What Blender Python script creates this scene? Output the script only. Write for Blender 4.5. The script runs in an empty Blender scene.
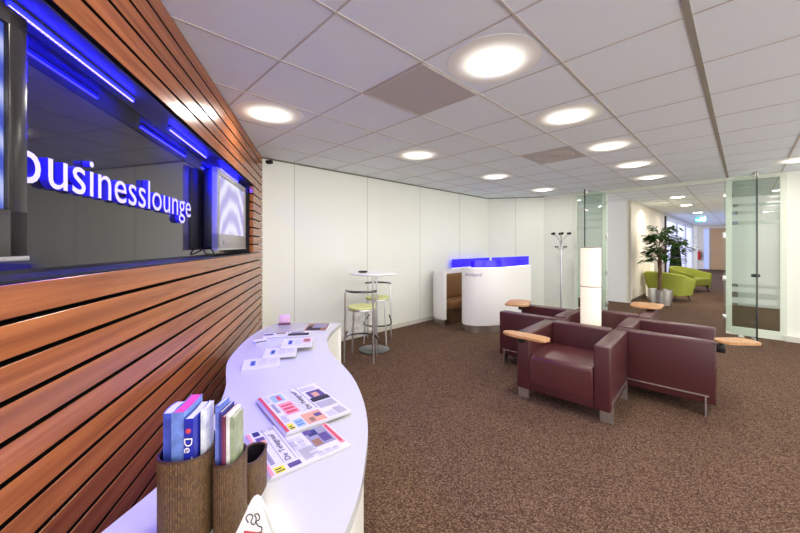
import bpy, bmesh, math, random
from mathutils import Vector, Matrix
random.seed(7)
C = bpy.context.scene.collection
PI = math.pi
F = 337.0; EYE = 1.43; CEIL = 2.52
P = Vector((.7143, .6998, 0)).normalized(); Q = Vector((-P.y, P.x, 0))
AP = math.atan2(P.y, P.x)
W = Vector((-.2337, .9723, 0)).normalized(); N = Vector((W.y, -W.x, 0))
U = Vector((.679, .734, 0)).normalized(); V = Vector((-U.y, U.x, 0))

# ---------------------------------------------------------------- materials
def lin(c):
    return tuple(((v/255)/12.92 if v/255 <= .04045 else (((v/255)+.055)/1.055)**2.4) for v in c)
def nd(nt, t, **kw):
    n = nt.nodes.new(t)
    for k, v in kw.items():
        if k in n.inputs: n.inputs[k].default_value = v
        else: setattr(n, k, v)
    return n
MATS = {}
def mat(name, col, rough=.5, metal=0., spec=.5, emit=None, es=0., vary=0., vscale=8., bump=0., bscale=200., coat=0.):
    if name in MATS: return MATS[name]
    m = bpy.data.materials.new(name); m.use_nodes = True; nt = m.node_tree
    b = nt.nodes['Principled BSDF']
    c = (*lin(col), 1)
    b.inputs['Base Color'].default_value = c
    b.inputs['Roughness'].default_value = rough; b.inputs['Metallic'].default_value = metal
    b.inputs['Specular IOR Level'].default_value = spec
    b.inputs['Coat Weight'].default_value = coat
    tc = nd(nt, 'ShaderNodeTexCoord')
    if vary:
        nz = nd(nt, 'ShaderNodeTexNoise', Scale=vscale, Detail=4.)
        nt.links.new(tc.outputs['Object'], nz.inputs['Vector'])
        r = nd(nt, 'ShaderNodeValToRGB')
        r.color_ramp.elements[0].position = .3; r.color_ramp.elements[1].position = .7
        r.color_ramp.elements[0].color = (*[x*(1-vary) for x in c[:3]], 1)
        r.color_ramp.elements[1].color = (*[min(1, x*(1+vary)) for x in c[:3]], 1)
        nt.links.new(nz.outputs['Fac'], r.inputs['Fac']); nt.links.new(r.outputs['Color'], b.inputs['Base Color'])
    if bump:
        n2 = nd(nt, 'ShaderNodeTexNoise', Scale=bscale, Detail=3.)
        nt.links.new(tc.outputs['Object'], n2.inputs['Vector'])
        bp = nd(nt, 'ShaderNodeBump', Strength=bump, Distance=.002)
        nt.links.new(n2.outputs['Fac'], bp.inputs['Height']); nt.links.new(bp.outputs['Normal'], b.inputs['Normal'])
    if emit is not None:
        b.inputs['Emission Color'].default_value = (*lin(emit), 1); b.inputs['Emission Strength'].default_value = es
    MATS[name] = m
    return m

def wood_mat(name, c0, c1, rough=.3, rnd=.16, scale=(1.1, 8, 26)):
    m = bpy.data.materials.new(name); m.use_nodes = True; nt = m.node_tree; b = nt.nodes['Principled BSDF']
    tc = nd(nt, 'ShaderNodeTexCoord'); mp = nd(nt, 'ShaderNodeMapping'); mp.inputs['Scale'].default_value = scale
    geo = nd(nt, 'ShaderNodeNewGeometry')
    off = nd(nt, 'ShaderNodeVectorMath', operation='SCALE'); off.inputs['Scale'].default_value = 7.
    cmb = nd(nt, 'ShaderNodeCombineXYZ')
    for k in range(3): nt.links.new(geo.outputs['Random Per Island'], cmb.inputs[k])
    nt.links.new(cmb.outputs[0], off.inputs[0])
    add = nd(nt, 'ShaderNodeVectorMath', operation='ADD')
    nt.links.new(tc.outputs['Object'], add.inputs[0]); nt.links.new(off.outputs[0], add.inputs[1])
    nt.links.new(add.outputs[0], mp.inputs['Vector'])
    nz = nd(nt, 'ShaderNodeTexNoise', Scale=1.6, Detail=8., Roughness=.6, Distortion=.5)
    nt.links.new(mp.outputs[0], nz.inputs['Vector'])
    r = nd(nt, 'ShaderNodeValToRGB'); r.color_ramp.elements[0].position = .32; r.color_ramp.elements[1].position = .68
    r.color_ramp.elements[0].color = (*lin(c0), 1); r.color_ramp.elements[1].color = (*lin(c1), 1)
    nt.links.new(nz.outputs['Fac'], r.inputs['Fac'])
    hsv = nd(nt, 'ShaderNodeHueSaturation')
    mr = nd(nt, 'ShaderNodeMapRange'); mr.inputs['To Min'].default_value = 1-rnd; mr.inputs['To Max'].default_value = 1+rnd
    nt.links.new(geo.outputs['Random Per Island'], mr.inputs['Value'])
    nt.links.new(mr.outputs[0], hsv.inputs['Value']); nt.links.new(r.outputs['Color'], hsv.inputs['Color'])
    nt.links.new(hsv.outputs[0], b.inputs['Base Color'])
    b.inputs['Roughness'].default_value = rough
    MATS[name] = m
    return m

def carpet_mat():
    m = bpy.data.materials.new('carpet'); m.use_nodes = True; nt = m.node_tree; b = nt.nodes['Principled BSDF']
    tc = nd(nt, 'ShaderNodeTexCoord')
    nz = nd(nt, 'ShaderNodeTexNoise', Scale=260., Detail=5., Roughness=.8)
    nt.links.new(tc.outputs['Object'], nz.inputs['Vector'])
    vo = nd(nt, 'ShaderNodeTexVoronoi', Scale=150.); nt.links.new(tc.outputs['Object'], vo.inputs['Vector'])
    sx_ = nd(nt, 'ShaderNodeSeparateColor'); nt.links.new(vo.outputs['Color'], sx_.inputs[0])
    av = nd(nt, 'ShaderNodeMath', operation='MULTIPLY_ADD'); av.inputs[1].default_value = .30; nt.links.new(sx_.outputs[0], av.inputs[0])
    hv = nd(nt, 'ShaderNodeMath', operation='MULTIPLY'); hv.inputs[1].default_value = .70; nt.links.new(nz.outputs['Fac'], hv.inputs[0]); nt.links.new(hv.outputs[0], av.inputs[2])
    r = nd(nt, 'ShaderNodeValToRGB'); cr = r.color_ramp
    cr.elements[0].position = .27; cr.elements[0].color = (*lin((48, 33, 24)), 1)
    cr.elements[1].position = .78; cr.elements[1].color = (*lin((156, 130, 108)), 1)
    e = cr.elements.new(.5); e.color = (*lin((88, 65, 53)), 1)
    nt.links.new(av.outputs[0], r.inputs['Fac'])
    n2 = nd(nt, 'ShaderNodeTexNoise', Scale=4., Detail=2.)
    nt.links.new(tc.outputs['Object'], n2.inputs['Vector'])
    mr = nd(nt, 'ShaderNodeMapRange'); mr.inputs['To Min'].default_value = .9; mr.inputs['To Max'].default_value = 1.1
    nt.links.new(n2.outputs['Fac'], mr.inputs['Value'])
    hsv = nd(nt, 'ShaderNodeHueSaturation'); nt.links.new(mr.outputs[0], hsv.inputs['Value']); nt.links.new(r.outputs['Color'], hsv.inputs['Color'])
    nt.links.new(hsv.outputs[0], b.inputs['Base Color'])
    bp = nd(nt, 'ShaderNodeBump', Strength=.3, Distance=.003)
    nt.links.new(nz.outputs['Fac'], bp.inputs['Height']); nt.links.new(bp.outputs['Normal'], b.inputs['Normal'])
    b.inputs['Roughness'].default_value = .95; b.inputs['Specular IOR Level'].default_value = .1
    return m

def rattan_mat():
    m = bpy.data.materials.new('woven_rattan'); m.use_nodes = True; nt = m.node_tree; b = nt.nodes['Principled BSDF']
    uv = nd(nt, 'ShaderNodeUVMap')
    mp = nd(nt, 'ShaderNodeMapping'); mp.inputs['Rotation'].default_value = (0, 0, PI/2)
    nt.links.new(uv.outputs[0], mp.inputs['Vector'])
    br = nd(nt, 'ShaderNodeTexBrick', Scale=1.)
    br.inputs['Brick Width'].default_value = .009; br.inputs['Row Height'].default_value = .0038
    br.inputs['Mortar Size'].default_value = .0007; br.inputs['Mortar Smooth'].default_value = .6
    br.inputs['Color1'].default_value = (*lin((128, 96, 56)), 1); br.inputs['Color2'].default_value = (*lin((92, 66, 38)), 1)
    br.inputs['Mortar'].default_value = (*lin((50, 32, 20)), 1)
    nt.links.new(mp.outputs[0], br.inputs['Vector'])
    nt.links.new(br.outputs['Color'], b.inputs['Base Color'])
    bp = nd(nt, 'ShaderNodeBump', Strength=.8, Distance=.0015, invert=True)
    nt.links.new(br.outputs['Fac'], bp.inputs['Height']); nt.links.new(bp.outputs['Normal'], b.inputs['Normal'])
    b.inputs['Roughness'].default_value = .55
    return m

def glass_mat(name, tint=(245, 250, 247), bands=None, frost=.5):
    m = bpy.data.materials.new(name); m.use_nodes = True; nt = m.node_tree
    nt.nodes.remove(nt.nodes['Principled BSDF']); out = nt.nodes['Material Output']
    tr = nd(nt, 'ShaderNodeBsdfTransparent'); tr.inputs['Color'].default_value = (*lin(tint), 1)
    gl = nd(nt, 'ShaderNodeBsdfGlossy', Roughness=.02)
    lw = nd(nt, 'ShaderNodeLayerWeight', Blend=.5)
    pw = nd(nt, 'ShaderNodeMath', operation='POWER'); pw.inputs[1].default_value = 5.; nt.links.new(lw.outputs['Facing'], pw.inputs[0])
    fr = nd(nt, 'ShaderNodeMath', operation='MULTIPLY_ADD'); fr.inputs[1].default_value = .8; fr.inputs[2].default_value = .035; nt.links.new(pw.outputs[0], fr.inputs[0])
    mx = nd(nt, 'ShaderNodeMixShader')
    nt.links.new(fr.outputs[0], mx.inputs['Fac']); nt.links.new(tr.outputs[0], mx.inputs[1]); nt.links.new(gl.outputs[0], mx.inputs[2])
    last = mx.outputs[0]
    if bands:
        tc = nd(nt, 'ShaderNodeTexCoord'); sp = nd(nt, 'ShaderNodeSeparateXYZ'); nt.links.new(tc.outputs['Object'], sp.inputs[0])
        r = nd(nt, 'ShaderNodeValToRGB'); cr = r.color_ramp; cr.interpolation = 'CONSTANT'
        cr.elements[0].color = (0, 0, 0, 1); cr.elements[1].position = bands[0][0]/CEIL; cr.elements[1].color = (1, 1, 1, 1)
        for k, (a, z) in enumerate(bands):
            if k: e = cr.elements.new(a/CEIL); e.color = (1, 1, 1, 1)
            e = cr.elements.new(z/CEIL); e.color = (0, 0, 0, 1)
        dv = nd(nt, 'ShaderNodeMath', operation='DIVIDE'); dv.inputs[1].default_value = CEIL
        nt.links.new(sp.outputs['Z'], dv.inputs[0]); nt.links.new(dv.outputs[0], r.inputs['Fac'])
        ml = nd(nt, 'ShaderNodeMath', operation='MULTIPLY'); ml.inputs[1].default_value = frost
        nt.links.new(r.outputs['Color'], ml.inputs[0])
        d1 = nd(nt, 'ShaderNodeBsdfDiffuse'); d1.inputs['Color'].default_value = (.8, .82, .78, 1)
        d2 = nd(nt, 'ShaderNodeBsdfTranslucent'); d2.inputs['Color'].default_value = (.8, .82, .78, 1)
        dm = nd(nt, 'ShaderNodeMixShader', Fac=.5); nt.links.new(d1.outputs[0], dm.inputs[1]); nt.links.new(d2.outputs[0], dm.inputs[2])
        m2 = nd(nt, 'ShaderNodeMixShader'); nt.links.new(ml.outputs[0], m2.inputs['Fac'])
        nt.links.new(last, m2.inputs[1]); nt.links.new(dm.outputs[0], m2.inputs[2]); last = m2.outputs[0]
    nt.links.new(last, out.inputs['Surface'])
    MATS[name] = m
    return m

def screen_mat(name, c0, c1, c2, strength, scale):
    m = bpy.data.materials.new(name); m.use_nodes = True; nt = m.node_tree; b = nt.nodes['Principled BSDF']
    tc = nd(nt, 'ShaderNodeTexCoord'); mp = nd(nt, 'ShaderNodeMapping'); mp.inputs['Scale'].default_value = scale
    nt.links.new(tc.outputs['Object'], mp.inputs['Vector'])
    wv = nd(nt, 'ShaderNodeTexWave', Scale=1., Distortion=3., Detail=2.); wv.wave_type = 'RINGS'; wv.rings_direction = 'Y'
    wv.inputs['Detail Scale'].default_value = 1.2
    nt.links.new(mp.outputs[0], wv.inputs['Vector'])
    r = nd(nt, 'ShaderNodeValToRGB'); cr = r.color_ramp
    cr.elements[0].color = (*lin(c0), 1); cr.elements[1].color = (*lin(c2), 1); cr.elements[0].position = .1
    e = cr.elements.new(.5); e.color = (*lin(c1), 1)
    nt.links.new(wv.outputs['Fac'], r.inputs['Fac'])
    nt.links.new(r.outputs['Color'], b.inputs['Emission Color']); b.inputs['Emission Strength'].default_value = strength
    b.inputs['Base Color'].default_value = (.01, .01, .012, 1); b.inputs['Roughness'].default_value = .15
    return m

M_ceiling = mat('ceiling_tile', (233, 239, 243), .9, spec=.1, bump=.15, bscale=350)
M_grid = mat('ceiling_grid', (196, 188, 180), .7)
M_gridlight = mat('ceiling_grid_light', (206, 200, 192), .7)
M_wall = mat('white_wall_panel', (238, 240, 229), .55, vary=.012, vscale=2)
M_joint = mat('panel_joint', (196, 192, 180), .7)
M_frame = mat('glass_wall_frame', (226, 232, 216), .4)
M_base = mat('baseboard_white', (214, 210, 198), .5)
M_carpet = carpet_mat()
M_wood = wood_mat('warm_slat_wood', (128, 68, 36), (172, 102, 56), .25, rnd=.12, scale=(.7, 6, 18))
M_oak = wood_mat('light_beech', (166, 118, 72), (196, 148, 98), .4, rnd=.04, scale=(6, 40, 6))
M_black = mat('black_backing', (6, 5, 5), .8, spec=.1)
M_lacquer = mat('black_gloss_lacquer', (34, 32, 32), .035, spec=.7)
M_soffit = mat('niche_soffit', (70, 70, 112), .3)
M_nichedark = mat('dark_niche_lining', (34, 34, 44), .35)
M_chrome = mat('brushed_chrome', (222, 222, 224), .34, 1.)
M_steel = mat('stainless_steel', (206, 204, 200), .3, 1.)
M_counter = mat('white_solid_surface', (206, 206, 208), .2, spec=.5)
M_leather = mat('maroon_leather', (74, 34, 37), .36, vary=.05, vscale=5, bump=.12, bscale=160)
M_leatherseat = mat('maroon_leather_seat', (84, 40, 41), .34, vary=.05, vscale=5, bump=.12, bscale=160)
M_rattan = rattan_mat()
M_plasticblack = mat('black_plastic', (18, 18, 20), .35)
M_tvframe = mat('tv_frame', (40, 37, 38), .22)
M_tvgrey = mat('tv_grey_frame', (150, 146, 146), .35)
M_silver = mat('silver_trim', (196, 194, 192), .3, .8)
M_white = mat('white_lacquer', (244, 243, 240), .3)
M_brown = mat('brown_upholstery', (128, 88, 46), .7, vary=.08, vscale=30)
M_lime = mat('lime_upholstery', (158, 166, 62), .75, vary=.05, vscale=30)
M_paleyellow = mat('pale_lime_seat', (222, 226, 150), .5)
M_paper = mat('paper', (220, 218, 224), .75)
M_darkleg = mat('dark_metal_leg', (70, 62, 58), .4, .6)
M_cord = mat('black_cord', (14, 14, 16), .5)
M_glass = glass_mat('clear_glass')
M_frost = glass_mat('frosted_band_glass', (228, 236, 230), [(.50, .59), (.67, .75), (.80, 1.75), (1.81, 1.91), (1.96, 2.03), (2.08, 2.19)], .55)
M_glassedge = mat('dark_glass_edge', (34, 44, 40), .2)

# ---------------------------------------------------------------- mesh helpers
class MB:
    def __init__(s): s.b = bmesh.new()
    def box(s, c, d, rz=0., bev=0., seg=2, rot=None):
        r = bmesh.ops.create_cube(s.b, size=1.)
        vs = r['verts']; es = list({e for v in vs for e in v.link_edges})
        bmesh.ops.scale(s.b, vec=d, verts=vs)
        if bev:
            g = bmesh.ops.bevel(s.b, geom=es, offset=bev, segments=seg, affect='EDGES', profile=.5)
            vs = list({v for f in g['faces'] for v in f.verts} | {v for v in vs if v.is_valid})
        m = Matrix.Translation(c) @ (rot if rot is not None else Matrix.Rotation(rz, 4, 'Z'))
        bmesh.ops.transform(s.b, matrix=m, verts=vs)
        return s
    def cyl(s, a, z, r, r2=None, seg=20, caps=True):
        a = Vector(a); z = Vector(z); d = z-a
        g = bmesh.ops.create_cone(s.b, cap_ends=caps, segments=seg, radius1=r, radius2=r if r2 is None else r2, depth=d.length)
        q = Vector((0, 0, 1)).rotation_difference(d.normalized()).to_matrix().to_4x4()
        bmesh.ops.transform(s.b, matrix=Matrix.Translation((a+z)/2) @ q, verts=g['verts'])
        return s
    def ball(s, c, r, sc=(1, 1, 1), seg=14):
        g = bmesh.ops.create_uvsphere(s.b, u_segments=seg, v_segments=max(6, seg//2+2), radius=r)
        bmesh.ops.transform(s.b, matrix=Matrix.Translation(c) @ Matrix.Diagonal((*sc, 1)), verts=g['verts'])
        return s
    def tube(s, pts, r, seg=8, closed=False):
        pts = [Vector(p) for p in pts]; rings = []; n = len(pts)
        ref = None
        for i, p in enumerate(pts):
            if closed: t = (pts[(i+1) % n]-pts[i-1]).normalized()
            else: t = (pts[min(i+1, n-1)]-pts[max(i-1, 0)]).normalized()
            if ref is None:
                ref = t.cross(Vector((0, 0, 1)))
                if ref.length < .1: ref = t.cross(Vector((1, 0, 0)))
            ref = (ref-t*ref.dot(t)).normalized(); o = t.cross(ref)
            rr = r[i] if isinstance(r, (list, tuple)) else r
            rings.append([s.b.verts.new(p+rr*(math.cos(2*PI*k/seg)*ref+math.sin(2*PI*k/seg)*o)) for k in range(seg)])
        for i in range(n if closed else n-1):
            A, B = rings[i], rings[(i+1) % n]
            for k in range(seg): s.b.faces.new((A[k], A[(k+1) % seg], B[(k+1) % seg], B[k]))
        if not closed:
            s.b.faces.new(rings[0][::-1]); s.b.faces.new(rings[-1])
        return s
    def lathe(s, prof, seg=32, c=(0, 0, 0)):
        c = Vector(c); rings = []
        for r, z in prof:
            if r < 1e-5: rings.append([s.b.verts.new(c+Vector((0, 0, z)))])
            else: rings.append([s.b.verts.new(c+Vector((r*math.cos(2*PI*k/seg), r*math.sin(2*PI*k/seg), z))) for k in range(seg)])
        for A, B in zip(rings, rings[1:]):
            for k in range(seg):
                a, b2 = A[k % len(A)], A[(k+1) % len(A)]; c2, d = B[(k+1) % len(B)], B[k % len(B)]
                f = []
                for v in (a, b2, c2, d):
                    if v not in f: f.append(v)
                if len(f) > 2: s.b.faces.new(f)
        return s
    def prism(s, poly, z0, z1, bev=0.):
        lo = [s.b.verts.new((x, y, z0)) for x, y in poly]; hi = [s.b.verts.new((x, y, z1)) for x, y in poly]
        n = len(poly); fs = []
        for i in range(n): fs.append(s.b.faces.new((lo[i], lo[(i+1) % n], hi[(i+1) % n], hi[i])))
        t = s.b.faces.new(hi); bt = s.b.faces.new(lo[::-1])
        if bev:
            bmesh.ops.bevel(s.b, geom=list(t.edges)+list(bt.edges), offset=bev, segments=2, affect='EDGES', profile=.5)
        return s
    def wall(s, path, th, z0, z1, zs=None):
        """a thickened ribbon following a plan path (thickness to the left of travel)"""
        path = [Vector((x, y, 0)) for x, y in path]; n = len(path); rows = []
        for i, p in enumerate(path):
            t = (path[min(i+1, n-1)]-path[max(i-1, 0)]).normalized(); o = Vector((-t.y, t.x, 0))*th
            zt = zs[i] if zs else z1
            rows.append([s.b.verts.new(q) for q in (p+Vector((0, 0, z0)), p+Vector((0, 0, zt)), p+o+Vector((0, 0, zt)), p+o+Vector((0, 0, z0)))])
        for A, B in zip(rows, rows[1:]):
            for k in range(4): s.b.faces.new((A[k], A[(k+1) % 4], B[(k+1) % 4], B[k]))
        s.b.faces.new(rows[0]); s.b.faces.new(rows[-1][::-1])
        return s
    def build(s, name, m, parent=None, smooth=True, angle=35):
        bmesh.ops.recalc_face_normals(s.b, faces=s.b.faces)
        me = bpy.data.meshes.new(name); s.b.to_mesh(me); s.b.free()
        for x in (m if isinstance(m, (list, tuple)) else [m]): me.materials.append(x)
        if smooth:
            me.polygons.foreach_set('use_smooth', [True]*len(me.polygons))
            try: me.set_sharp_from_angle(angle=math.radians(angle))
            except Exception: pass
        o = bpy.data.objects.new(name, me); C.objects.link(o)
        if parent: o.parent = parent
        return o

def smooth_path(pts, n=6, closed=False):
    out = []; L = len(pts); P_ = [Vector((*p, 0)[:3]) for p in pts]
    for i in range(L if closed else L-1):
        if closed: a, b, c, d = P_[i-1], P_[i], P_[(i+1) % L], P_[(i+2) % L]
        else: a, b, c, d = P_[max(i-1, 0)], P_[i], P_[i+1], P_[min(i+2, L-1)]
        for k in range(n):
            t = k/n
            out.append(.5*((2*b)+(c-a)*t+(2*a-5*b+4*c-d)*t*t+(3*b-a-3*c+d)*t**3))
    if not closed: out.append(P_[-1])
    return out
def round_poly(pts, r, n=4):
    out = []; L = len(pts)
    for i in range(L):
        p = Vector(pts[i]); a = Vector(pts[i-1])-p; b = Vector(pts[(i+1) % L])-p
        ra, rb = min(r, a.length*.45), min(r, b.length*.45)
        A = p+a.normalized()*ra; B = p+b.normalized()*rb
        for k in range(n+1):
            t = k/n; v = A*(1-t)**2+p*2*t*(1-t)+B*t*t; out.append((v.x, v.y))
    return out
def sp2(pts, n=6, closed=False): return [(v.x, v.y) for v in smooth_path(pts, n, closed)]

def tag(o, label=None, cat=None, group=None, kind=None):
    if label: o['label'] = label
    if cat: o['category'] = cat
    if group: o['group'] = group
    if kind: o['kind'] = kind
    return o
def thing(name, label, cat, loc=(0, 0, 0), rz=0., group=None):
    o = bpy.data.objects.new(name, None); o.empty_display_size = .1; C.objects.link(o)
    o.location = loc; o.rotation_euler = (0, 0, rz)
    return tag(o, label, cat, group)
def struct(o): o['kind'] = 'structure'; return o
def dup(root, loc, rz, label, group=None):
    r = root.copy(); C.objects.link(r); r.location = loc; r.rotation_euler = (0, 0, rz); r['label'] = label
    if group: r['group'] = group
    for ch in list(root.children):
        c = ch.copy(); C.objects.link(c); c.parent = r
        for g in list(ch.children):
            d = g.copy(); C.objects.link(d); d.parent = c
    return r
def R(p, q, z=0.): v = P*p+Q*q; return Vector((v.x, v.y, z))
def S(s, n, z=0.): v = W*s+N*n; return Vector((v.x, v.y, z))
def UV(u, v, z=0.): w = Vector((1.65, 2.64, 0))+U*u+V*v; return Vector((w.x, w.y, z))
def poly_pq(pts): return [(R(p, q).x, R(p, q).y) for p, q in pts]
def text_bm(txt, w=None, h=None, depth=.0):
    cu = bpy.data.curves.new('t', 'FONT'); cu.body = txt; cu.extrude = depth; cu.resolution_u = 4
    o = bpy.data.objects.new('t', cu); C.objects.link(o)
    dg = bpy.context.evaluated_depsgraph_get(); me = bpy.data.meshes.new_from_object(o.evaluated_get(dg))
    b = bmesh.new(); b.from_mesh(me)
    bpy.data.objects.remove(o); bpy.data.curves.remove(cu); bpy.data.meshes.remove(me)
    x0 = min(v.co.x for v in b.verts); x1 = max(v.co.x for v in b.verts)
    y0 = min(v.co.y for v in b.verts); y1 = max(v.co.y for v in b.verts)
    if w:
        sx = w/(x1-x0); sy = (h/(y1-y0)) if h else sx
        for v in b.verts: v.co.x = (v.co.x-x0)*sx; v.co.y = (v.co.y-y0)*sy
    return b

# ================================================================ SETTING
# floor, ceiling
MB().prism(poly_pq([(-2., -3.6), (28, -3.6), (28, 6.2), (-2., 6.2)]), -.05, 0).build('floor', M_carpet).__setitem__('kind', 'structure')
ceil = struct(MB().prism(poly_pq([(-2., -3.6), (28, -3.6), (28, 6.2), (-2., 6.2)]), CEIL, CEIL+.05).build('ceiling', M_ceiling))
P0, DP, Q0, DQ = 1.496-8*.607, .607, .185-6*.576, .576
g = MB(); gl = MB(); gd = MB()
for k in range(50):
    p = P0+DP*k
    if p > 27.5: break
    if p < -1.95: continue
    if p < 7.6: qa, qb = -3.6, 4.15
    else: qa, qb = -3., 3.
    m_ = R(p, (qa+qb)/2, CEIL-.0015); g.box(m_, (.009, qb-qa, .003), AP)
for k in range(17):
    q = Q0+DQ*k; wd = .028 if k == 6 else .014
    if q > 4.15: break
    b_ = gd if k == 6 else gl if k in (8, 9, 10) else g
    b_.box(R(2.8, q, CEIL-.002), (9.6, wd, .004), AP)
    if -3 < q < 3: b_.box(R(17.7, q, CEIL-.002), (20, wd, .004), AP)
struct(g.build('trim_1', M_grid)); struct(gl.build('trim_2', M_gridlight)); struct(gd.build('trim_12', mat('ceiling_channel', (150, 144, 130), .7)))

def wall_seg(name, a, b_, th=.1, z0=0., z1=CEIL, m=M_wall):
    a = Vector(a); b_ = Vector(b_); d = b_-a; n = Vector((-d.y, d.x, 0)).normalized()*th/2
    c = (a+b_)/2+n
    return struct(MB().box((c.x, c.y, (z0+z1)/2), (d.length, th, z1-z0), math.atan2(d.y, d.x)).build(name, m))
C1 = R(6.98, 4.19); C2 = R(7.64, 3.16)
wall_seg('wall_back', R(7.0, 4.19), R(.2, 4.19), -.1)
wall_seg('wall_corner', C2, C1, -.1)
wall_seg('wall_right_1', R(7.64, 2.521), C2, -.1)
wall_seg('wall_right_2', R(7.64, -3.6), R(7.64, -.421), -.1)
j = MB()
for k in range(-1, 4):
    j.box(R(2.137+1.242*k, 4.1893, CEIL/2), (.007, .003, CEIL), AP)
mid = (C1+C2)/2; ang = math.atan2((C1-C2).y, (C1-C2).x)
j.box((mid.x, mid.y, CEIL/2), (.007, .004, CEIL), ang)
struct(j.build('trim_3', M_joint))
struct(MB().box(R(3.6, 4.184, .035), (6.7, .012, .07), AP).build('baseboard_back', M_base))
struct(MB().box((mid.x, mid.y, .035), (1.2, .016, .07), ang).build('baseboard_corner', M_base))
struct(MB().box(R(7.632, 2.84, .035), (.016, .64, .07), AP).build('baseboard_right', M_base))
sh = MB(); sh.box(R(3.6, 4.182, CEIL-.008), (6.7, .014, .016), AP); sh.box((mid.x, mid.y, CEIL-.008), (1.22, .02, .016), ang)
struct(sh.build('trim_4', mat('shadow_profile', (120, 112, 100), .7)))

# glass wall: side lights with frames
def sidelight(n, qa, qb):
    fr = MB(); w_ = .07
    for q in (qa-w_/2, qb+w_/2): fr.box(R(7.64, q, CEIL/2), (.07, w_, CEIL), AP)
    fr.box(R(7.64, (qa+qb)/2, CEIL-.03), (.07, qb-qa, .06), AP)
    fr.box(R(7.64, (qa+qb)/2, .06), (.07, qb-qa, .12), AP)
    f = struct(fr.build('window_%d' % n, M_frame))
    pn = MB(); pn.box(R(7.64, (qa+qb)/2, 1.29), (.010, qb-qa, 2.34), AP).build('pane', M_frost, f)
    return f
sidelight(1, 1.982, 2.452); sidelight(2, -.380, .136)
struct(MB().box(R(7.64, 1.06, CEIL-.03), (.07, 1.70, .06), AP).build('trim_5', M_frame))
struct(MB().box(R(7.64, -2.0, .04), (.016+.1, 3.15, .08), AP).build('baseboard_entrance', M_base))

# glass door leaves, swung into the room
def leaf(n, hinge, free):
    h = Vector(hinge); f_ = Vector(free); d = f_-h; L = d.length; a = math.atan2(d.y, d.x); c = (h+f_)/2
    o = struct(MB().box((c.x, c.y, 1.26), (L, .012, 2.40), a).build('door_%d' % n, M_glass))
    MB().box((f_.x, f_.y, 1.26), (.014, .015, 2.40), a).build('edge', M_glassedge, o)
    for z in (2.25, 1.59, .89, .26):
        MB().box((h.x, h.y, z), (.05, .03, .09), a, .004).build('hinge', M_steel, o)
    e = f_-d.normalized()*.05
    for z in (.085, 2.43):
        MB().box((e.x, e.y, z), (.09, .03, .06), a, .004).build('patch_fitting', M_steel, o)
    kb = f_-d.normalized()*.03
    t = Vector((-d.y, d.x, 0)).normalized()
    MB().cyl(kb-t*.04+Vector((0, 0, 1.0)), kb+t*.04+Vector((0, 0, 1.0)), .022).build('door_knob', M_plasticblack, o)
    return o
leaf(1, R(7.60, 1.90), R(6.80, 2.06)); leaf(2, R(7.60, .225), R(6.86, -.127))
tag(MB().lathe([(0, 0), (.035, 0), (.035, .012), (.02, .022), (0, .024)], 20, R(7.47, .03, .001)).build('door_stop', M_white),
    'small white door stop disc on the carpet by the right glass door', 'door stop')

# corridor beyond
M_wall2 = mat('corridor_wall', (232, 224, 208), .6)
M_wallwhite = mat('corridor_white_wall', (226, 226, 228), .6)
wall_seg('wall_corridor_1', R(9.85, 1.94), R(9.85, 5.2), -.1, m=M_wallwhite)
wall_seg('wall_corridor_2', R(14.84, 1.94), R(9.85, 1.94), -.1, m=M_wall2)
wall_seg('wall_corridor_3', R(26.7, -.2), R(26.7, 3.2), -.1, m=M_wallwhite)
wall_seg('wall_corridor_4', R(11.3, .1), R(26.7, .1), -.1, m=M_wallwhite)
wall_seg('wall_corridor_5', R(11.3, -3.), R(11.3, .1), -.1, m=M_wallwhite)
struct(MB().box(R(12.3, 1.932, .04), (4.9, .016, .08), AP).build('baseboard_corridor', mat('dark_skirting', (92, 78, 66), .6)))
# added glowing panes, standing in for a daylit bluish stretch of corridor wall
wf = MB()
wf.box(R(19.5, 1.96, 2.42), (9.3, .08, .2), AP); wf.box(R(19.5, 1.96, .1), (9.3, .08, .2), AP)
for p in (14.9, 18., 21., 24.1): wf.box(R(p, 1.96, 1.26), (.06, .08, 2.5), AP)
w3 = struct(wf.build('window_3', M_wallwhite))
M_wallglow = mat('daylit_wall_glow', (200, 205, 225), .3, emit=(206, 212, 255), es=.7)
MB().box(R(19.5, 1.99, 1.26), (9.3, .01, 2.3), AP).build('pane', M_wallglow, w3)
w4 = struct(MB().box(R(26.66, 1.68, 1.2), (.05, .05, 2.4), AP).box(R(26.66, 1.43, 1.2), (.05, .05, 2.4), AP).build('window_4', M_white))
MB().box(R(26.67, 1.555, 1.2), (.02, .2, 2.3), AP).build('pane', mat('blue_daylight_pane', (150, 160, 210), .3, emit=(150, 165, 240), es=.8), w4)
d3 = struct(MB().box(R(26.66, .92, 1.2), (.05, .84, 2.38), AP).build('door_3', mat('beige_door', (206, 172, 138), .5)))
MB().cyl(R(26.6, 1.27, 1.05), R(26.6, 1.17, 1.05), .012).build('door_handle', M_steel, d3)
struct(MB().box(R(14.86, 1.92, 1.22), (.09, .06, 2.44), AP).build('trim_6', mat('dark_post', (60, 52, 56), .5)))
struct(MB().box(R(24.6, 1.86, 1.22), (.14, .14, 2.5), AP).build('trim_7', M_white))

# ================================================================ TIMBER WALL WITH NICHE
AW = math.atan2(W.y, W.x)
def wmat(o): o.matrix_world = Matrix.Translation((0, 0, 0)) @ Matrix.Rotation(AW, 4, 'Z'); return o
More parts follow.
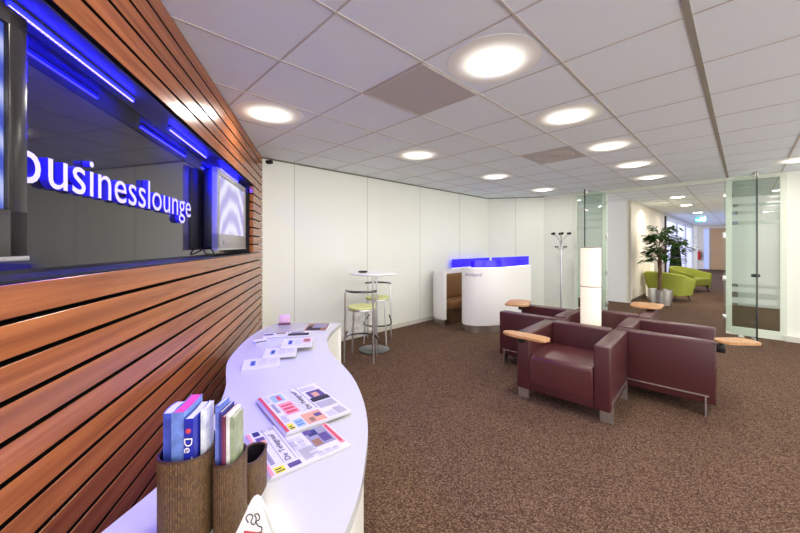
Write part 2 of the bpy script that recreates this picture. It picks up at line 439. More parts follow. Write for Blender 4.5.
# local frame: x = s along the wall, y = -n (away from the room), z up
FACE = .683; NZ0, NZ1, NS0, NS1 = 1.346, 2.070, -.6, 3.875; SEND = 4.466
PITCH = .0904; ZG = .804-8*PITCH
sl = MB()
k = 0; z = ZG
zs = []
while z < CEIL:
    lo = max(0, z+.0066); hi = min(CEIL, z+PITCH-.0066)
    if hi > lo+.01: zs.append((lo, hi))
    z += PITCH
zs.insert(0, (.0, ZG-.006)) if ZG > .03 else None
for lo, hi in zs:
    zc = (lo+hi)/2
    if NZ0 < zc < NZ1: segs = [(NS1, SEND)]
    else: segs = [(-1.6, SEND)]
    for a, b_ in segs: sl.box(((a+b_)/2, FACE+.020, zc), (b_-a, .040, hi-lo), 0, .0015, 1)
wl = struct(wmat(sl.build('wall_left', [M_wood, M_black])))
for f in wl.data.polygons:
    if abs(f.normal.z) > .9: f.material_index = 1   # grooves are painted black
bk = MB()
bk.box(((-1.6+SEND)/2, FACE+.055, NZ0/2-.003), (SEND+1.6, .024, NZ0-.006))
bk.box(((-1.6+SEND)/2, FACE+.055, (NZ1+CEIL)/2+.003), (SEND+1.6, .024, CEIL-NZ1-.006))
bk.box(((NS1+SEND)/2+.004, FACE+.055, (NZ0+NZ1)/2), (SEND-NS1-.01, .024, NZ1-NZ0))
struct(wmat(bk.build('trim_8', M_black)))
ND = .165; PB = FACE+ND
nb = MB()
nb.box(((NS0+NS1)/2, PB+.01, (NZ0+NZ1)/2), (NS1-NS0+.1, .02, NZ1-NZ0+.1))
struct(wmat(nb.build('trim_9', M_lacquer)))
nl = MB()
nl.box(((NS0+NS1)/2, FACE+.012+ND/2, NZ0-.01), (NS1-NS0, ND-.022, .02))
nl.box((NS1+.01, FACE+.024+ND/2, (NZ0+NZ1)/2), (.02, ND-.05, NZ1-NZ0))
struct(wmat(nl.build('trim_10', M_nichedark)))
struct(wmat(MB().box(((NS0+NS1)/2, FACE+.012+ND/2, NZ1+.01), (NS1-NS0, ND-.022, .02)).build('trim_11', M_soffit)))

# LED strips on the soffit
def led_mat(name, core):
    m = bpy.data.materials.new(name); m.use_nodes = True; nt = m.node_tree; b = nt.nodes['Principled BSDF']
    tc = nd(nt, 'ShaderNodeTexCoord'); sp = nd(nt, 'ShaderNodeSeparateXYZ'); nt.links.new(tc.outputs['Object'], sp.inputs[0])
    mu = nd(nt, 'ShaderNodeMath', operation='MULTIPLY'); mu.inputs[1].default_value = 2*PI/.017; nt.links.new(sp.outputs['X'], mu.inputs[0])
    sn = nd(nt, 'ShaderNodeMath', operation='SINE'); nt.links.new(mu.outputs[0], sn.inputs[0])
    mr = nd(nt, 'ShaderNodeMapRange'); mr.inputs['From Min'].default_value = -1; mr.inputs['To Min'].default_value = .25; mr.inputs['To Max'].default_value = 1.
    nt.links.new(sn.outputs[0], mr.inputs['Value'])
    st = nd(nt, 'ShaderNodeMath', operation='MULTIPLY'); st.inputs[1].default_value = core[1]; nt.links.new(mr.outputs[0], st.inputs[0])
    b.inputs['Emission Color'].default_value = (*core[0], 1); nt.links.new(st.outputs[0], b.inputs['Emission Strength'])
    return m
M_led = led_mat('blue_led', ((.17, .12, 1.0), 5.5))
M_ledblue = mat('blue_diffusing_profile', (10, 10, 120), .3, emit=(10, 12, 255), es=14.)
M_led2 = led_mat('pinkish_led', ((.30, .12, 1.0), 7.))
ALU = mat('led_channel', (60, 60, 90), .4)
led_words = [('over the left television', 1.08, 1.687), ('above the middle of the lounge lettering', 2.05, 2.656), ('over the right television', 3.0, 3.61)]
for dn, m_, row in ((.098, M_led, 'front'),):
    for wd, a, b_ in led_words:
        t = wmat(MB().box(((a+b_)/2, FACE+dn, NZ1-.004), (b_-a, .014, .008)).build('led_strip', ALU))
        tag(t, 'blue glowing LED strip under the niche soffit, %s' % wd, 'light strip', 'LED strips under the niche soffit')
        MB().box(((a+b_)/2, FACE+dn, NZ1-.013), (b_-a-.006, .010, .009)).build('light_bar', M_ledblue, t)
        e = MB().box(((a+b_)/2, FACE+dn, NZ1-.0215), (b_-a-.006, .0055, .003)).build('diode_row', m_, t)
        L = bpy.data.lights.new('led', 'AREA'); L.shape = 'RECTANGLE'; L.size = b_-a; L.size_y = .01
        L.color = (.0006, .0006, 1.); L.energy = 32.
        lo = bpy.data.objects.new('led_light', L); C.objects.link(lo)
        pos = S((a+b_)/2, -(FACE+dn), NZ1-.0195); lo.location = pos; lo.rotation_euler = (0, 0, AW)

# lettering
def sign():
    t = thing('wall_sign', 'white raised lettering reading businesslounge on the black gloss panel', 'sign')
    t.rotation_euler = (0, 0, AW)
    b = text_bm('businesslounge', depth=.5)
    # islands -> letters
    seen = set(); isl = []
    for v in b.verts:
        if v in seen: continue
        st = [v]; comp = []; seen.add(v)
        while st:
            x = st.pop(); comp.append(x)
            for e in x.link_edges:
                o = e.other_vert(x)
                if o not in seen: seen.add(o); st.append(o)
        isl.append(comp)
    rng = sorted([(min(v.co.x for v in c), max(v.co.x for v in c), c) for c in isl], key=lambda r: r[0])
    let = []
    for a, z_, c in rng:
        if let and a < let[-1][1]-.005: let[-1][1] = max(let[-1][1], z_); let[-1][2] += c
        else: let.append([a, z_, list(c)])
    u0 = let[1][0]; e1 = let[-1][1]
    uh = let[1][2]; ytop = max(v.co.y for v in uh)
    sx = (2.484-1.280)/(e1-u0); sy = .091/ytop
    dz = .024
    for v in b.verts:
        x, y, zz = v.co
        v.co = Vector((1.280+(x-u0)*sx, PB-.014-zz*dz, 1.611+y*sy))
    for v in let[0][2]: v.co.x -= .008
    for a, z_, c in let:
        idx = {v: i for i, v in enumerate(c)}
        face = bmesh.new(); vs = [face.verts.new(v.co) for v in c]
        for f in {f for v in c for f in v.link_faces}: face.faces.new([vs[idx[v]] for v in f.verts])
        bmesh.ops.recalc_face_normals(face, faces=face.faces)
        ymin = min(v.co.y for v in face.verts)
        bmesh.ops.remove_doubles(face, verts=face.verts[:], dist=.0001)
        bmesh.ops.recalc_face_normals(face, faces=face.faces)
        for f in face.faces: f.material_index = 0 if all(v.co.y < ymin+.001 for v in f.verts) else 1
        me = bpy.data.meshes.new('letter'); face.to_mesh(me); face.free()
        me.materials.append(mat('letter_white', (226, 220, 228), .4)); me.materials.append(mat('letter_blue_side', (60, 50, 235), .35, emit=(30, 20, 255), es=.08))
        o = bpy.data.objects.new('letter', me); C.objects.link(o); o.parent = t
    b.free()
sign()

# televisions
M_scr1 = screen_mat('screen_blue_swirl', (70, 90, 205), (120, 140, 230), (190, 200, 250), .75, (5, 1, 3))
M_scr2 = screen_mat('screen_lilac_petals', (160, 150, 220), (190, 186, 232), (226, 226, 250), .7, (3.4, 1, 1.5))
def tv(label, s0, m_scr, frame, grey):
    w, h = .99, .62; zb = 1.392
    t = thing('television', label, 'television', S(s0+w/2, -(FACE+.054), 0), AW, 'televisions in the niche')
    MB().box((0, .062, zb+h/2), (w*.98, .07, h*.96), 0, .012, 2).build('casing', M_plasticblack, t)
    fr = MB(); bt, bs, bb = .045, .055, .125
    fr.box((0, .015, zb+h-bt/2), (w, .04, bt), 0, .004); fr.box((0, .015, zb+bb/2+.004), (w, .04, bb-.008), 0, .004)
    for sx in (-1, 1): fr.box((sx*(w/2-bs/2), .015, zb+h/2), (bs, .04, h), 0, .004)
    fr.build('bezel', frame, t)
    MB().box((0, .016, zb+(bb+h-bt)/2), (w-2*bs+.004, .02, h-bt-bb+.004)).build('screen', m_scr, t)
    MB().box((0, -.006, zb+.004), (w, .006, .012), 0, .002).build('silver_edge', M_silver, t)
    MB().box((0, -.008, zb+.06), (w*.7, .006, .03), 0, .002).build('speaker_grille', grey, t)
    MB().box((0, .103, zb+h/2), (.3, .014, .3)).build('wall_bracket', M_black, t)
tv('left television at the photo edge, blue swirl on screen', .083, M_scr1, M_tvframe, M_plasticblack)
tv('right television beside the letters, pale lilac screen and grey bezel', 2.75, M_scr2, M_tvgrey, M_tvgrey)
cb = [S(2.72, -(FACE+.13), 1.40), S(2.70, -(FACE+.12), 1.372), S(2.76, -(FACE+.10), 1.362), S(2.84, -(FACE+.10), 1.366), S(2.90, -(FACE+.13), 1.392)]
tag(MB().tube([v for v in smooth_path([tuple(x) for x in cb], 5)], .005).build('cable', M_cord), 'black loose cable under the right television', 'cable')
# little black camera at the timber wall's top corner
t = thing('security_camera', 'small black camera at the top end of the timber wall', 'camera', S(4.53, -.655, 2.475))
MB().box((0, 0, .025), (.03, .03, .038)).build('mount', M_plasticblack, t)
MB().cyl((-.02, .0, 0), (.09, -.03, -.005), .026, seg=18).build('camera_body', M_plasticblack, t)

# ================================================================ CEILING LIGHTS AND VENTS
def lamp_mat(name, col, core, r0, r1):
    m = mat(name, (235, 233, 226), .5, emit=col, es=1.); nt = m.node_tree; b = nt.nodes['Principled BSDF']
    tc = nd(nt, 'ShaderNodeTexCoord'); mp = nd(nt, 'ShaderNodeMapping'); mp.inputs['Scale'].default_value = (1, 1, 0); nt.links.new(tc.outputs['Object'], mp.inputs['Vector'])
    ln = nd(nt, 'ShaderNodeVectorMath', operation='LENGTH'); nt.links.new(mp.outputs[0], ln.inputs[0])
    mr = nd(nt, 'ShaderNodeMapRange', interpolation_type='LINEAR'); nt.links.new(ln.outputs['Value'], mr.inputs['Value'])
    mr.inputs['From Min'].default_value = r0; mr.inputs['From Max'].default_value = r1; mr.inputs['To Min'].default_value = 1.; mr.inputs['To Max'].default_value = 0.
    pw = nd(nt, 'ShaderNodeMath', operation='POWER'); pw.inputs[1].default_value = 2.6; nt.links.new(mr.outputs[0], pw.inputs[0])
    mu = nd(nt, 'ShaderNodeMath', operation='MULTIPLY_ADD'); mu.inputs[1].default_value = core; mu.inputs[2].default_value = .03; nt.links.new(pw.outputs[0], mu.inputs[0])
    nt.links.new(mu.outputs[0], b.inputs['Emission Strength']); return m
M_lamp = lamp_mat('downlight_core_halo', (255, 250, 236), 5., .03, .266)  # lamp core, with its soft halo painted in as an outward fade
M_ring = mat('downlight_ring', (233, 239, 243), .9)
def light_proto():
    t = thing('ceiling_light', 'x', 'ceiling light', (0, 0, 0), AP, 'round ceiling lights')
    MB().lathe([(.266, -.0012), (.268, -.0022), (.271, -.0018), (.272, 0), (.266, 0), (.266, -.0012)], 48).build('ring', M_ring, t)
    MB().lathe([(.267, -.0013), (.22, -.003), (.16, -.008), (.13, -.014), (.09, -.022), (.05, -.026), (0, -.027)], 48).build('diffuser', M_lamp, t)  # disc reaches past the bright lamp to carry the painted halo
    return t
spots = [(1.8, 1.045, 'nearest large round ceiling light, at top centre of the photo'),
         (3.01, 1.045, 'round ceiling light second in the right-hand row, in front of the round-patterned vent'),
         (4.23, 1.045, 'round ceiling light third in the right-hand row, right beside the round-patterned vent'),
         (5.44, 1.045, 'round ceiling light fourth in the right-hand row'),
         (6.65, 1.045, 'round ceiling light last in the right-hand row, just before the glass doors'),
         (1.19, 2.765, 'round ceiling light close above the end of the timber wall'),
         (3.01, 2.765, 'round ceiling light above the tall bar table'),
         (4.83, 2.765, 'round ceiling light above the white work pod'),
         (6.65, 2.765, 'round ceiling light far back by the panelled corner and coat stand'),
         (6.65, -.52, 'round ceiling light cut off at the right photo edge')]
lp = light_proto()
for i, (p, q, lb) in enumerate(spots):
    if i == 0: lp.location = R(p, q, CEIL); lp['label'] = lb
    else: dup(lp, R(p, q, CEIL), AP, lb)
for p, q, _ in spots:
    L = bpy.data.lights.new('downlight', 'AREA'); L.shape = 'DISK'; L.size = .16; L.energy = 6.5; L.color = (1, .965, .90)
    o = bpy.data.objects.new('downlight', L); C.objects.link(o); o.location = R(p, q, CEIL-.034)
# corridor downlights: smaller
M_lamp2 = mat('corridor_diffuser', (255, 255, 250), .4, emit=(255, 246, 226), es=16.)
cp = thing('corridor_light', 'x', 'ceiling light', (0, 0, 0), AP, 'corridor ceiling lights')
MB().lathe([(.12, -.004), (.145, -.008), (.15, 0), (.12, 0), (.12, -.004)], 28).build('ring', M_ring, cp)
MB().lathe([(.12, -.003), (.09, -.014), (0, -.018)], 28).build('diffuser', M_lamp2, cp)
for i, (px, py, lb) in enumerate([(677.5, 197, 'nearest corridor ceiling light beyond the doorway'), (686, 205, 'second corridor ceiling light beyond the doorway'), (698, 212.5, 'third corridor ceiling light, just before the green exit sign')]):
    Y = F*(CEIL-EYE)/(245-py); pos = ((px-400)/F*Y, Y, CEIL)
    if i == 0: cp.location = pos; cp['label'] = lb
    else: dup(cp, pos, AP, lb)
# vents
t = thing('ceiling_vent', 'grey square ceiling vent grille nearest the camera', 'vent', R(1.496+DP/2, 1.337+DQ/2, CEIL), AP, 'square ceiling vents')
M_vent = mat('vent_grey', (190, 182, 178), .6, bump=.5, bscale=600)
MB().box((0, 0, -.004), (DP-.03, DQ-.03, .008)).build('perforated_plate', M_vent, t)
f_ = MB()
for sx in (-1, 1): f_.box((sx*(DP/2-.012), 0, -.005), (.012, DQ-.02, .01)); f_.box((0, sx*(DQ/2-.012), -.005), (DP-.02, .012, .01))
f_.build('vent_frame', mat('vent_frame_grey', (204, 198, 194), .6), t)
t = thing('ceiling_vent', 'far ceiling vent plate with concentric round pattern', 'vent', R(1.496+4.5*DP, 1.337+DQ/2, CEIL), AP, 'square ceiling vents')
MB().box((0, 0, -.003), (DP-.02, DQ-.02, .006)).build('plate', M_vent, t)
rg = MB()
for r in (.09, .15, .21): rg.lathe([(r-.012, -.006), (r, -.012), (r+.012, -.006)], 36)
rg.build('diffuser_rings', mat('vent_ring_grey', (200, 192, 188), .5), t)

# ================================================================ COUNTER
CT = .73
right = [(-.30, .30), (-.17, .62), (-.137, .80), (-.117, .94), (-.113, 1.05), (-.122, 1.28), (-.163, 1.51), (-.24, 1.76), (-.341, 1.98), (-.437, 2.165), (-.507, 2.36), (-.548, 2.56), (-.552, 2.80), (-.526, 3.03)]
left = [(-1.082, 3.05), (-1.150, 2.81), (-1.139, 2.51), (-1.093, 2.247), (-1.038, 2.034), (-.967, 1.872), (-.85, 1.64), (-.755, 1.35), (-.712, 1.12), (-.703, .987), (-.727, .82), (-.77, .55), (-.70, .30)]
top_poly = sp2(right, 5)+sp2(left, 5)
t = thing('reading_counter', 'white curved S-shaped counter in front of the timber wall', 'counter')
MB().prism(top_poly, CT-.035, CT, .004).build('counter_top', M_counter, t)
def inset(poly, d):
    n = len(poly); out = []
    for i in range(n):
        a = Vector(poly[i-1]); b_ = Vector(poly[(i+1) % n]); tt = (b_-a).normalized(); o = Vector((-tt.y, tt.x))
        v = Vector(poly[i])+o*d; out.append((v.x, v.y))
    return out
MB().prism(inset(top_poly, .016), .0, CT-.0355).build('counter_base', mat('counter_base_white', (232, 230, 222), .4), t)

# ---------------------------------------------------------------- printed things
PM = {k: mat('print_'+k, c, .75) for k, c in dict(ink=(40, 38, 56), grey=(150, 148, 168), lgrey=(196, 194, 208), red=(206, 72, 84), pink=(226, 150, 160), blue=(96, 128, 214), sky=(150, 184, 232), yellow=(226, 218, 60), skin=(214, 160, 130), purple=(92, 74, 132), navy=(40, 44, 110), brown=(150, 110, 90), white=(240, 238, 240)).items()}
PK = list(PM)
def prints(name, rects, z, parent, extra=None):
    b = bmesh.new()
    for i_, (x0, y0, x1, y1, c) in enumerate(rects):
        f = b.faces.new([b.verts.new((x, y, z+i_*4e-6)) for x, y in ((x0, y0), (x1, y0), (x1, y1), (x0, y1))]); f.material_index = PK.index(c)
    for tx, x, y, h, w, rot, c in (extra or []):
        tb = text_bm(tx, w, h); vs = {}
        mm = Matrix.Translation((x, y, z+.0012)) @ Matrix.Rotation(rot, 4, 'Z')
        for v in tb.verts: vs[v] = b.verts.new(mm @ v.co)
        for f in tb.faces:
            nf = b.faces.new([vs[v] for v in f.verts]); nf.material_index = PK.index(c)
        tb.free()
    me = bpy.data.meshes.new(name); b.to_mesh(me); b.free()
    for kx in PK: me.materials.append(PM[kx])
    o = bpy.data.objects.new(name, me); C.objects.link(o); o.parent = parent
    return o
def lines(x0, y0, x1, y1, n, c='grey', fill=.55, seed=0):
    r = random.Random(seed); h = (y1-y0)/n
    return [(x0, y1-(i+1)*h+h*(1-fill)/2, x0+(x1-x0)*(1 if r.random() < .75 else r.uniform(.5, .9)), y1-i*h-h*(1-fill)/2, c) for i in range(n)]

def pt(px, py, z=CT):
    Y = F*(EYE-z)/(py-245); return Vector(((px-400)/F*Y, Y, z))
def filler(rects, seed):
    rnd_ = random.Random(seed); out = []
    nx, ny = 9, 11
    for i in range(nx):
        for j_ in range(ny):
            x0, x1 = .10+.88*i/nx, .10+.88*(i+1)/nx-.012; y0, y1 = .03+.94*j_/ny, .03+.94*(j_+1)/ny
            if any(x0 < r[2]+.005 and x1 > r[0]-.005 and y0 < r[3]+.005 and y1 > r[1]-.005 for r in rects if r[2]-r[0] > .02): continue
            for k in range(4):
                ya = y0+(y1-y0)*k/4; out.append((x0, ya, x1-rnd_.choice((0, 0, .02)), ya+(y1-y0)*.13, rnd_.choice(('grey', 'lgrey', 'lgrey'))))
    return out
def newspaper(label, a, b_, c, rects, extra, h=.014):
    """a = near-left corner, b_ = near-right corner, c = far-left corner; local x along a->b, y along a->c"""
    a, b_, c = Vector(a), Vector(b_), Vector(c); ex = (b_-a); w = ex.length; ey = c-a
    ang_ = math.atan2(ex.y, ex.x); d = abs(ex.normalized().cross(ey).z)
    t = thing('newspaper', label, 'newspaper', (a.x, a.y, CT), ang_, 'newspapers on the counter')
    pg = MB()
    for k in range(4):
        o_ = .003*k
        pg.box((w/2+.001*k, d/2-o_/2, .0005+h*(k+.5)/4), (w-.004*k, d-o_, h/4-.0008), 0, .001, 1)
    pg.build('folded_pages', M_paper, t)
    rects = filler(list(rects)+[(x-h_-.01, y, x+.01, y+ww, 'x') for (_t, x, y, h_, ww, _r, _c) in extra], 3)+list(rects)
    rr = [(x0*w, y0*d, x1*w, y1*d, cc) for x0, y0, x1, y1, cc in rects]
    ee = [(tx, x*w, y*d, hh*d, ww*w, rot, cc) for tx, x, y, hh, ww, rot, cc in extra]
    prints('front_page_print', rr, h+.0009, t, ee)
    return t
# local axes seen in the photo: x = along the near edge (to the right), y = away
def page(seed):
    r = []
    # spine-side red strip, colour blocks, masthead columns running along y
    r += [(.03, .02, .075, .97, 'red'), (.09, .03, .17, .16, 'yellow'), (.10, .045, .16, .07, 'ink'), (.10, .09, .15, .11, 'ink')]
    r += [(.20, .03, .32, .20, 'sky'), (.21, .06, .30, .09, 'blue'), (.21, .12, .31, .15, 'blue')]
    r += [(.34, .02, .62, .26, 'skin'), (.40, .05, .47, .14, 'brown'), (.50, .12, .60, .2, 'purple'), (.66, .03, .78, .16, 'lgrey')]
    r += lines(.80, .03, .95, .2, 6, 'grey', .5, seed)
    r += [(.20, .34, .40, .66, 'pink'), (.22, .38, .38, .43, 'red'), (.22, .47, .37, .52, 'red'), (.22, .56, .38, .60, 'red'), (.18, .72, .36, .92, 'sky'), (.26, .74, .32, .88, 'red')]
    r += [(.11, .45, .16, .7, 'grey'), (.10, .76, .15, .93, 'lgrey')]
    r += [(.42, .30, .425, .97, 'grey'), (.53, .30, .535, .97, 'ink'), (.63, .30, .637, .97, 'ink')]
    for q in range(9): r.append((.44+.01*(q % 2), .33+q*.07, .505, .33+q*.07+.035, 'lgrey'))
    r += [(.66, .45, .96, .56, 'ink'), (.70, .56, .94, .76, 'purple'), (.76, .58, .86, .7, 'skin'), (.66, .80, .92, .9, 'lgrey')]
    r += lines(.67, .26, .95, .42, 6, 'grey', .5, seed+3)
    return r
newspaper('upper newspaper on the counter, lying partly over the other newspaper', pt(285, 434.5, .75), pt(352, 410.6, .75), pt(248, 400.5, .75),
          page(1), [('De Telegraaf', .60, .33, .075, .72, PI/2, 'ink')], .011)
r2 = [(.03, .03, .07, .95, 'pink'), (.09, .03, .2, .14, 'yellow'), (.1, .05, .19, .07, 'ink'), (.1, .09, .17, .11, 'ink')]
r2 += [(.24, .04, .38, .12, 'purple'), (.22, .16, .225, .95, 'ink'), (.36, .16, .365, .95, 'ink'), (.40, .16, .405, .95, 'grey')]
r2 += [(.09, .2, .14, .5, 'grey'), (.10, .6, .20, .8, 'purple'), (.14, .62, .2, .72, 'skin'), (.1, .84, .18, .95, 'navy')]
r2 += lines(.43, .06, .62, .28, 8, 'grey', .5, 5)
r2 += [(.62, .2, .90, .60, 'grey'), (.64, .22, .74, .36, 'brown'), (.76, .25, .88, .44, 'purple'), (.66, .44, .78, .57, 'navy'), (.91, .1, .97, .62, 'pink'), (.92, .14, .955, .58, 'red'), (.62, .5, .72, .6, 'purple')]
r2 += lines(.44, .62, .9, .92, 9, 'lgrey', .5, 8)
newspaper('lower newspaper on the counter, slipped under the other and touching the rattan holders', pt(269, 480, .738), pt(352, 444.5, .738), pt(243, 434.5, .738),
          r2, [('De Telegraaf', .335, .18, .08, .66, PI/2, 'ink')], .008)
# the upper one lies on the lower: lift and keep level
for o in list(C.objects):
    if o.get('label', '').startswith('upper newspaper'): o.location.z = CT+.0105

def leaflet(name, label, cat, group, a, b_, depth, h, rects, mt=M_paper, extra=None, z=CT, skew=PI/2):
    a, b_ = Vector(a), Vector(b_); ex = b_-a; w = ex.length
    t = thing(name, label, cat, (a.x, a.y, z), math.atan2(ex.y, ex.x), group)
    MB().box((w/2, depth/2, h/2+.0005), (w, depth, h), 0, .0008, 1).build('pages', mt, t)
    prints('cover_print', [(x0*w, y0*depth, x1*w, y1*depth, c) for x0, y0, x1, y1, c in rects], h+.0009, t, extra)
    return t
blue_cover = [(.2, .25, .34, .75, 'blue'), (.24, .3, .30, .7, 'navy')]+lines(.42, .2, .66, .8, 7, 'lgrey', .5, 4)+lines(.7, .3, .92, .7, 5, 'lgrey', .5, 9)
leaflet('brochure', 'white brochure with blue title, nearest of the fan of three', 'brochure', 'fan of blue-titled brochures', pt(241, 372), pt(280, 367.5), .17, .012, blue_cover)
leaflet('brochure', 'white brochure with blue title, middle of the fan of three', 'brochure', 'fan of blue-titled brochures', pt(262, 361.5), pt(296, 358.8), .17, .012, blue_cover, z=CT+.013)
leaflet('brochure', 'white brochure with blue title and pink picture, farthest of the fan', 'brochure', 'fan of blue-titled brochures', pt(280.5, 353.2), pt(312, 351), .20, .012, blue_cover+[(.68, .4, .95, .9, 'pink'), (.72, .5, .9, .8, 'brown')], z=CT+.026)
leaflet('folded_leaflet', 'thin white leaflet with dark near edge, by the timber wall', 'leaflet', None, pt(256, 344.5), pt(270, 342), .10, .008, [(0.02, .02, .85, .28, 'ink')])
leaflet('folded_leaflet', 'white leaflet with a dark curled stripe, behind the fanned brochures', 'leaflet', None, pt(262, 338.5), pt(287, 337), .12, .006, [(.02, .45, .4, .8, 'ink'), (.5, .6, .9, .95, 'brown')])
leaflet('magazine', 'black-covered magazine lying flat, middle of the far counter end', 'magazine', None, pt(287, 337.5), pt(309, 336.5), .13, .010, [(.02, .04, .98, .6, 'ink'), (.1, .7, .7, .9, 'purple')])
leaflet('magazine', 'grey-brown magazine lying at the far right end of the counter', 'magazine', None, pt(302.5, 332.4), pt(326, 332), .26, .010, [(.02, .03, .98, .97, 'brown'), (.1, .1, .7, .6, 'ink'), (.3, .4, .9, .85, 'grey')])
t = thing('card_holder', 'small pink card holder standing at the counter\'s far edge', 'card holder', pt(284.5, 324.2), .2)
MB().box((0, 0, .006), (.10, .06, .012), 0, .003).build('foot', mat('dark_pink', (120, 70, 84), .5), t)
MB().box((0, .012, .045), (.09, .02, .07), 0, .004, rot=Matrix.Rotation(-.25, 4, 'X')).build('card_stack', mat('pink_card', (222, 186, 196), .6), t)

# ---------------------------------------------------------------- rattan holders
def holder(label, c, rx, ry, h, rot=0.):
    t = thing('magazine_holder', label, 'magazine holder', (c[0], c[1], CT), rot, 'rattan holders on the counter')
    seg = 40; b = bmesh.new(); uvl = b.loops.layers.uv.new('UVMap')
    def ring(kx, z): return [b.verts.new(((rx-kx)*sg(math.cos(2*PI*i/seg)), (ry-kx)*sg(math.sin(2*PI*i/seg)), z)) for i in range(seg)]
    def sg(v): return math.copysign(abs(v)**.75, v)
    o0, o1, i1, i0 = ring(0, 0.0005), ring(0, h), ring(.0045, h), ring(.0045, .006)
    per = PI*(rx+ry)
    for mi_, (A, B, za, zb) in enumerate(((o0, o1, 0, h), (o1, i1, h, h+.004), (i1, i0, h, .006))):
        for i in range(seg):
            f = b.faces.new((A[i], A[(i+1) % seg], B[(i+1) % seg], B[i]))
            f.material_index = 1 if mi_ == 2 else 0  # inner faces take a darker colour
            for l, (u, v) in zip(f.loops, ((i, za), (i+1, za), (i+1, zb), (i, zb))): l[uvl].uv = (u/seg*per, v)
    b.faces.new(i0); b.faces.new(o0[::-1])
    bmesh.ops.recalc_face_normals(b, faces=b.faces)
    me = bpy.data.meshes.new('basket_wall'); b.to_mesh(me); b.free(); me.materials.append(M_rattan); me.materials.append(mat('holder_inside_dark', (30, 20, 30), .7))
    me.polygons.foreach_set('use_smooth', [True]*len(me.polygons)); me.set_sharp_from_angle(angle=.7)
    o = bpy.data.objects.new('basket_wall', me); C.objects.link(o); o.parent = t
    MB().tube([((rx-.002)*sg(math.cos(2*PI*i/seg)), (ry-.002)*sg(math.sin(2*PI*i/seg)), h) for i in range(seg)], .0035, 6, True).build('rim', mat('dark_rattan_rim', (70, 44, 36), .5), t)
    return t
HB = (-.523, .838); HM = (-.427, .850); HT = (-.420, .957)
holder('tallest woven rattan holder, holding magazines with a blue spine', HB, .060, .068, .20, .15)
holder('middle-sized woven rattan holder, packed with thin magazines', HM, .032, .048, .17)
holder('shortest woven rattan holder, standing empty next to the lower newspaper', HT, .033, .052, .108)

def magazine(label, c, z0, t_, d, h, bow, rot, cover, pages=M_paper, spine_text=None, lean=0.):
    """standing magazine: x = thickness, y = depth (spine at -y), bowed sideways"""
    t = thing('magazine', label, 'magazine', (c[0], c[1], z0), rot, 'magazines standing in the rattan holders')
    n = 10
    ys = [-d/2+d*i/n for i in range(n+1)]
    off = [bow*(1-(2*(i/n)-1)**2) for i in range(n+1)]
    pg = [(off[i]-t_/2+.0012, ys[i]+.001) for i in range(n+1)]+[(off[i]+t_/2-.0012, ys[i]+.001) for i in range(n, -1, -1)]
    MB().prism(pg, .001, h-.002).build('page_block', pages, t)
    cv = MB(); cw = .0012
    pth = [(off[i]-t_/2, ys[i]) for i in range(n, -1, -1)]+[(off[i]+t_/2, ys[i]) for i in range(n+1)]
    cv.wall(pth, cw, 0, h)
    o = cv.build('cover', cover, t)
    if spine_text:
        tb = text_bm(spine_text, .075, .018)
        for v in tb.verts: v.co = Vector((off[0]-.009+v.co.y, ys[0]-.0016, h-.045-v.co.x+.0))
        me = bpy.data.meshes.new('spine_lettering'); tb.to_mesh(me); tb.free(); me.materials.append(M_white)
        s_ = bpy.data.objects.new('spine_lettering', me); C.objects.link(s_); s_.parent = t
        MB().ball((off[0], ys[0]-.0016, h-.028), .006, (1, .25, 1)).build('spine_emblem', PM['red'], t)
    return t
zc = CT+.008
cov = lambda n_, c_: mat('cover_'+n_, c_, .3, vary=.25, vscale=45)
magazine('thick magazine with mottled blue cover, left side of the tallest rattan holder', (HB[0]-.034, HB[1]-.002), zc, .023, .066, .290, -.005, .15, cov('blue', (70, 90, 200)))
magazine('magazine with bright pink page edges in the tallest rattan holder', (HB[0]-.007, HB[1]+.004), zc, .027, .102, .298, .003, .15, cov('lightblue', (110, 140, 220)), mat('pink_pages', (226, 70, 150), .6))
magazine('magazine with deep blue lettered spine in the tallest rattan holder', (HB[0]+.020, HB[1]-.002), zc, .020, .092, .284, .003, .15, mat('cover_deepblue', (34, 44, 170), .3), spine_text='De Te')
magazine('thin white magazine at the right side of the tallest rattan holder', (HB[0]+.041, HB[1]+.006), zc, .011, .052, .292, .004, .15, cov('white', (226, 230, 240)))
for k, (dx, t_, c_, lb, hh) in enumerate([(-.0205, .010, (110, 130, 220), 'lilac-blue covered', .298), (-.0098, .008, (60, 60, 140), 'navy-blue covered', .289), (-.0005, .007, (120, 50, 80), 'thin maroon-spined', .284), (.0075, .007, (235, 230, 230), 'thin white-spined', .290), (.0165, .008, (150, 160, 130), 'thin grey-green spined', .286)]):
    magazine(lb+' magazine packed in the middle rattan holder', (HM[0]+dx, HM[1]), zc, t_, .070-.010*abs(k-2), hh-.004*k, 0, 0, cov(lb.split()[0]+lb.split()[-1], c_))

# triangular card
t = thing('tent_card', 'white triangular card sign with black scribble and red bar', 'sign', (-.325, .762, CT), -.12)
tri = [(-.066, 0), (.066, 0), (.008, .128), (0, .132), (-.008, .128)]
b = bmesh.new()
def trislab(y0, y1, lean):
    fr = [b.verts.new((x, y0+lean*z, z)) for x, z in tri]; bk_ = [b.verts.new((x, y1+lean*z, z)) for x, z in tri]
    b.faces.new(fr); b.faces.new(bk_[::-1])
    for i in range(5): b.faces.new((fr[i], fr[(i+1) % 5], bk_[(i+1) % 5], bk_[i]))
trislab(-.020, -.014, .11); trislab(.014, .020, -.11)
bmesh.ops.recalc_face_normals(b, faces=b.faces)
me = bpy.data.meshes.new('card'); b.to_mesh(me); b.free(); me.materials.append(M_white)
o = bpy.data.objects.new('card', me); C.objects.link(o); o.parent = t
lean = lambda x, z: (x, -.0206+.11*(z+.018), z+.018)
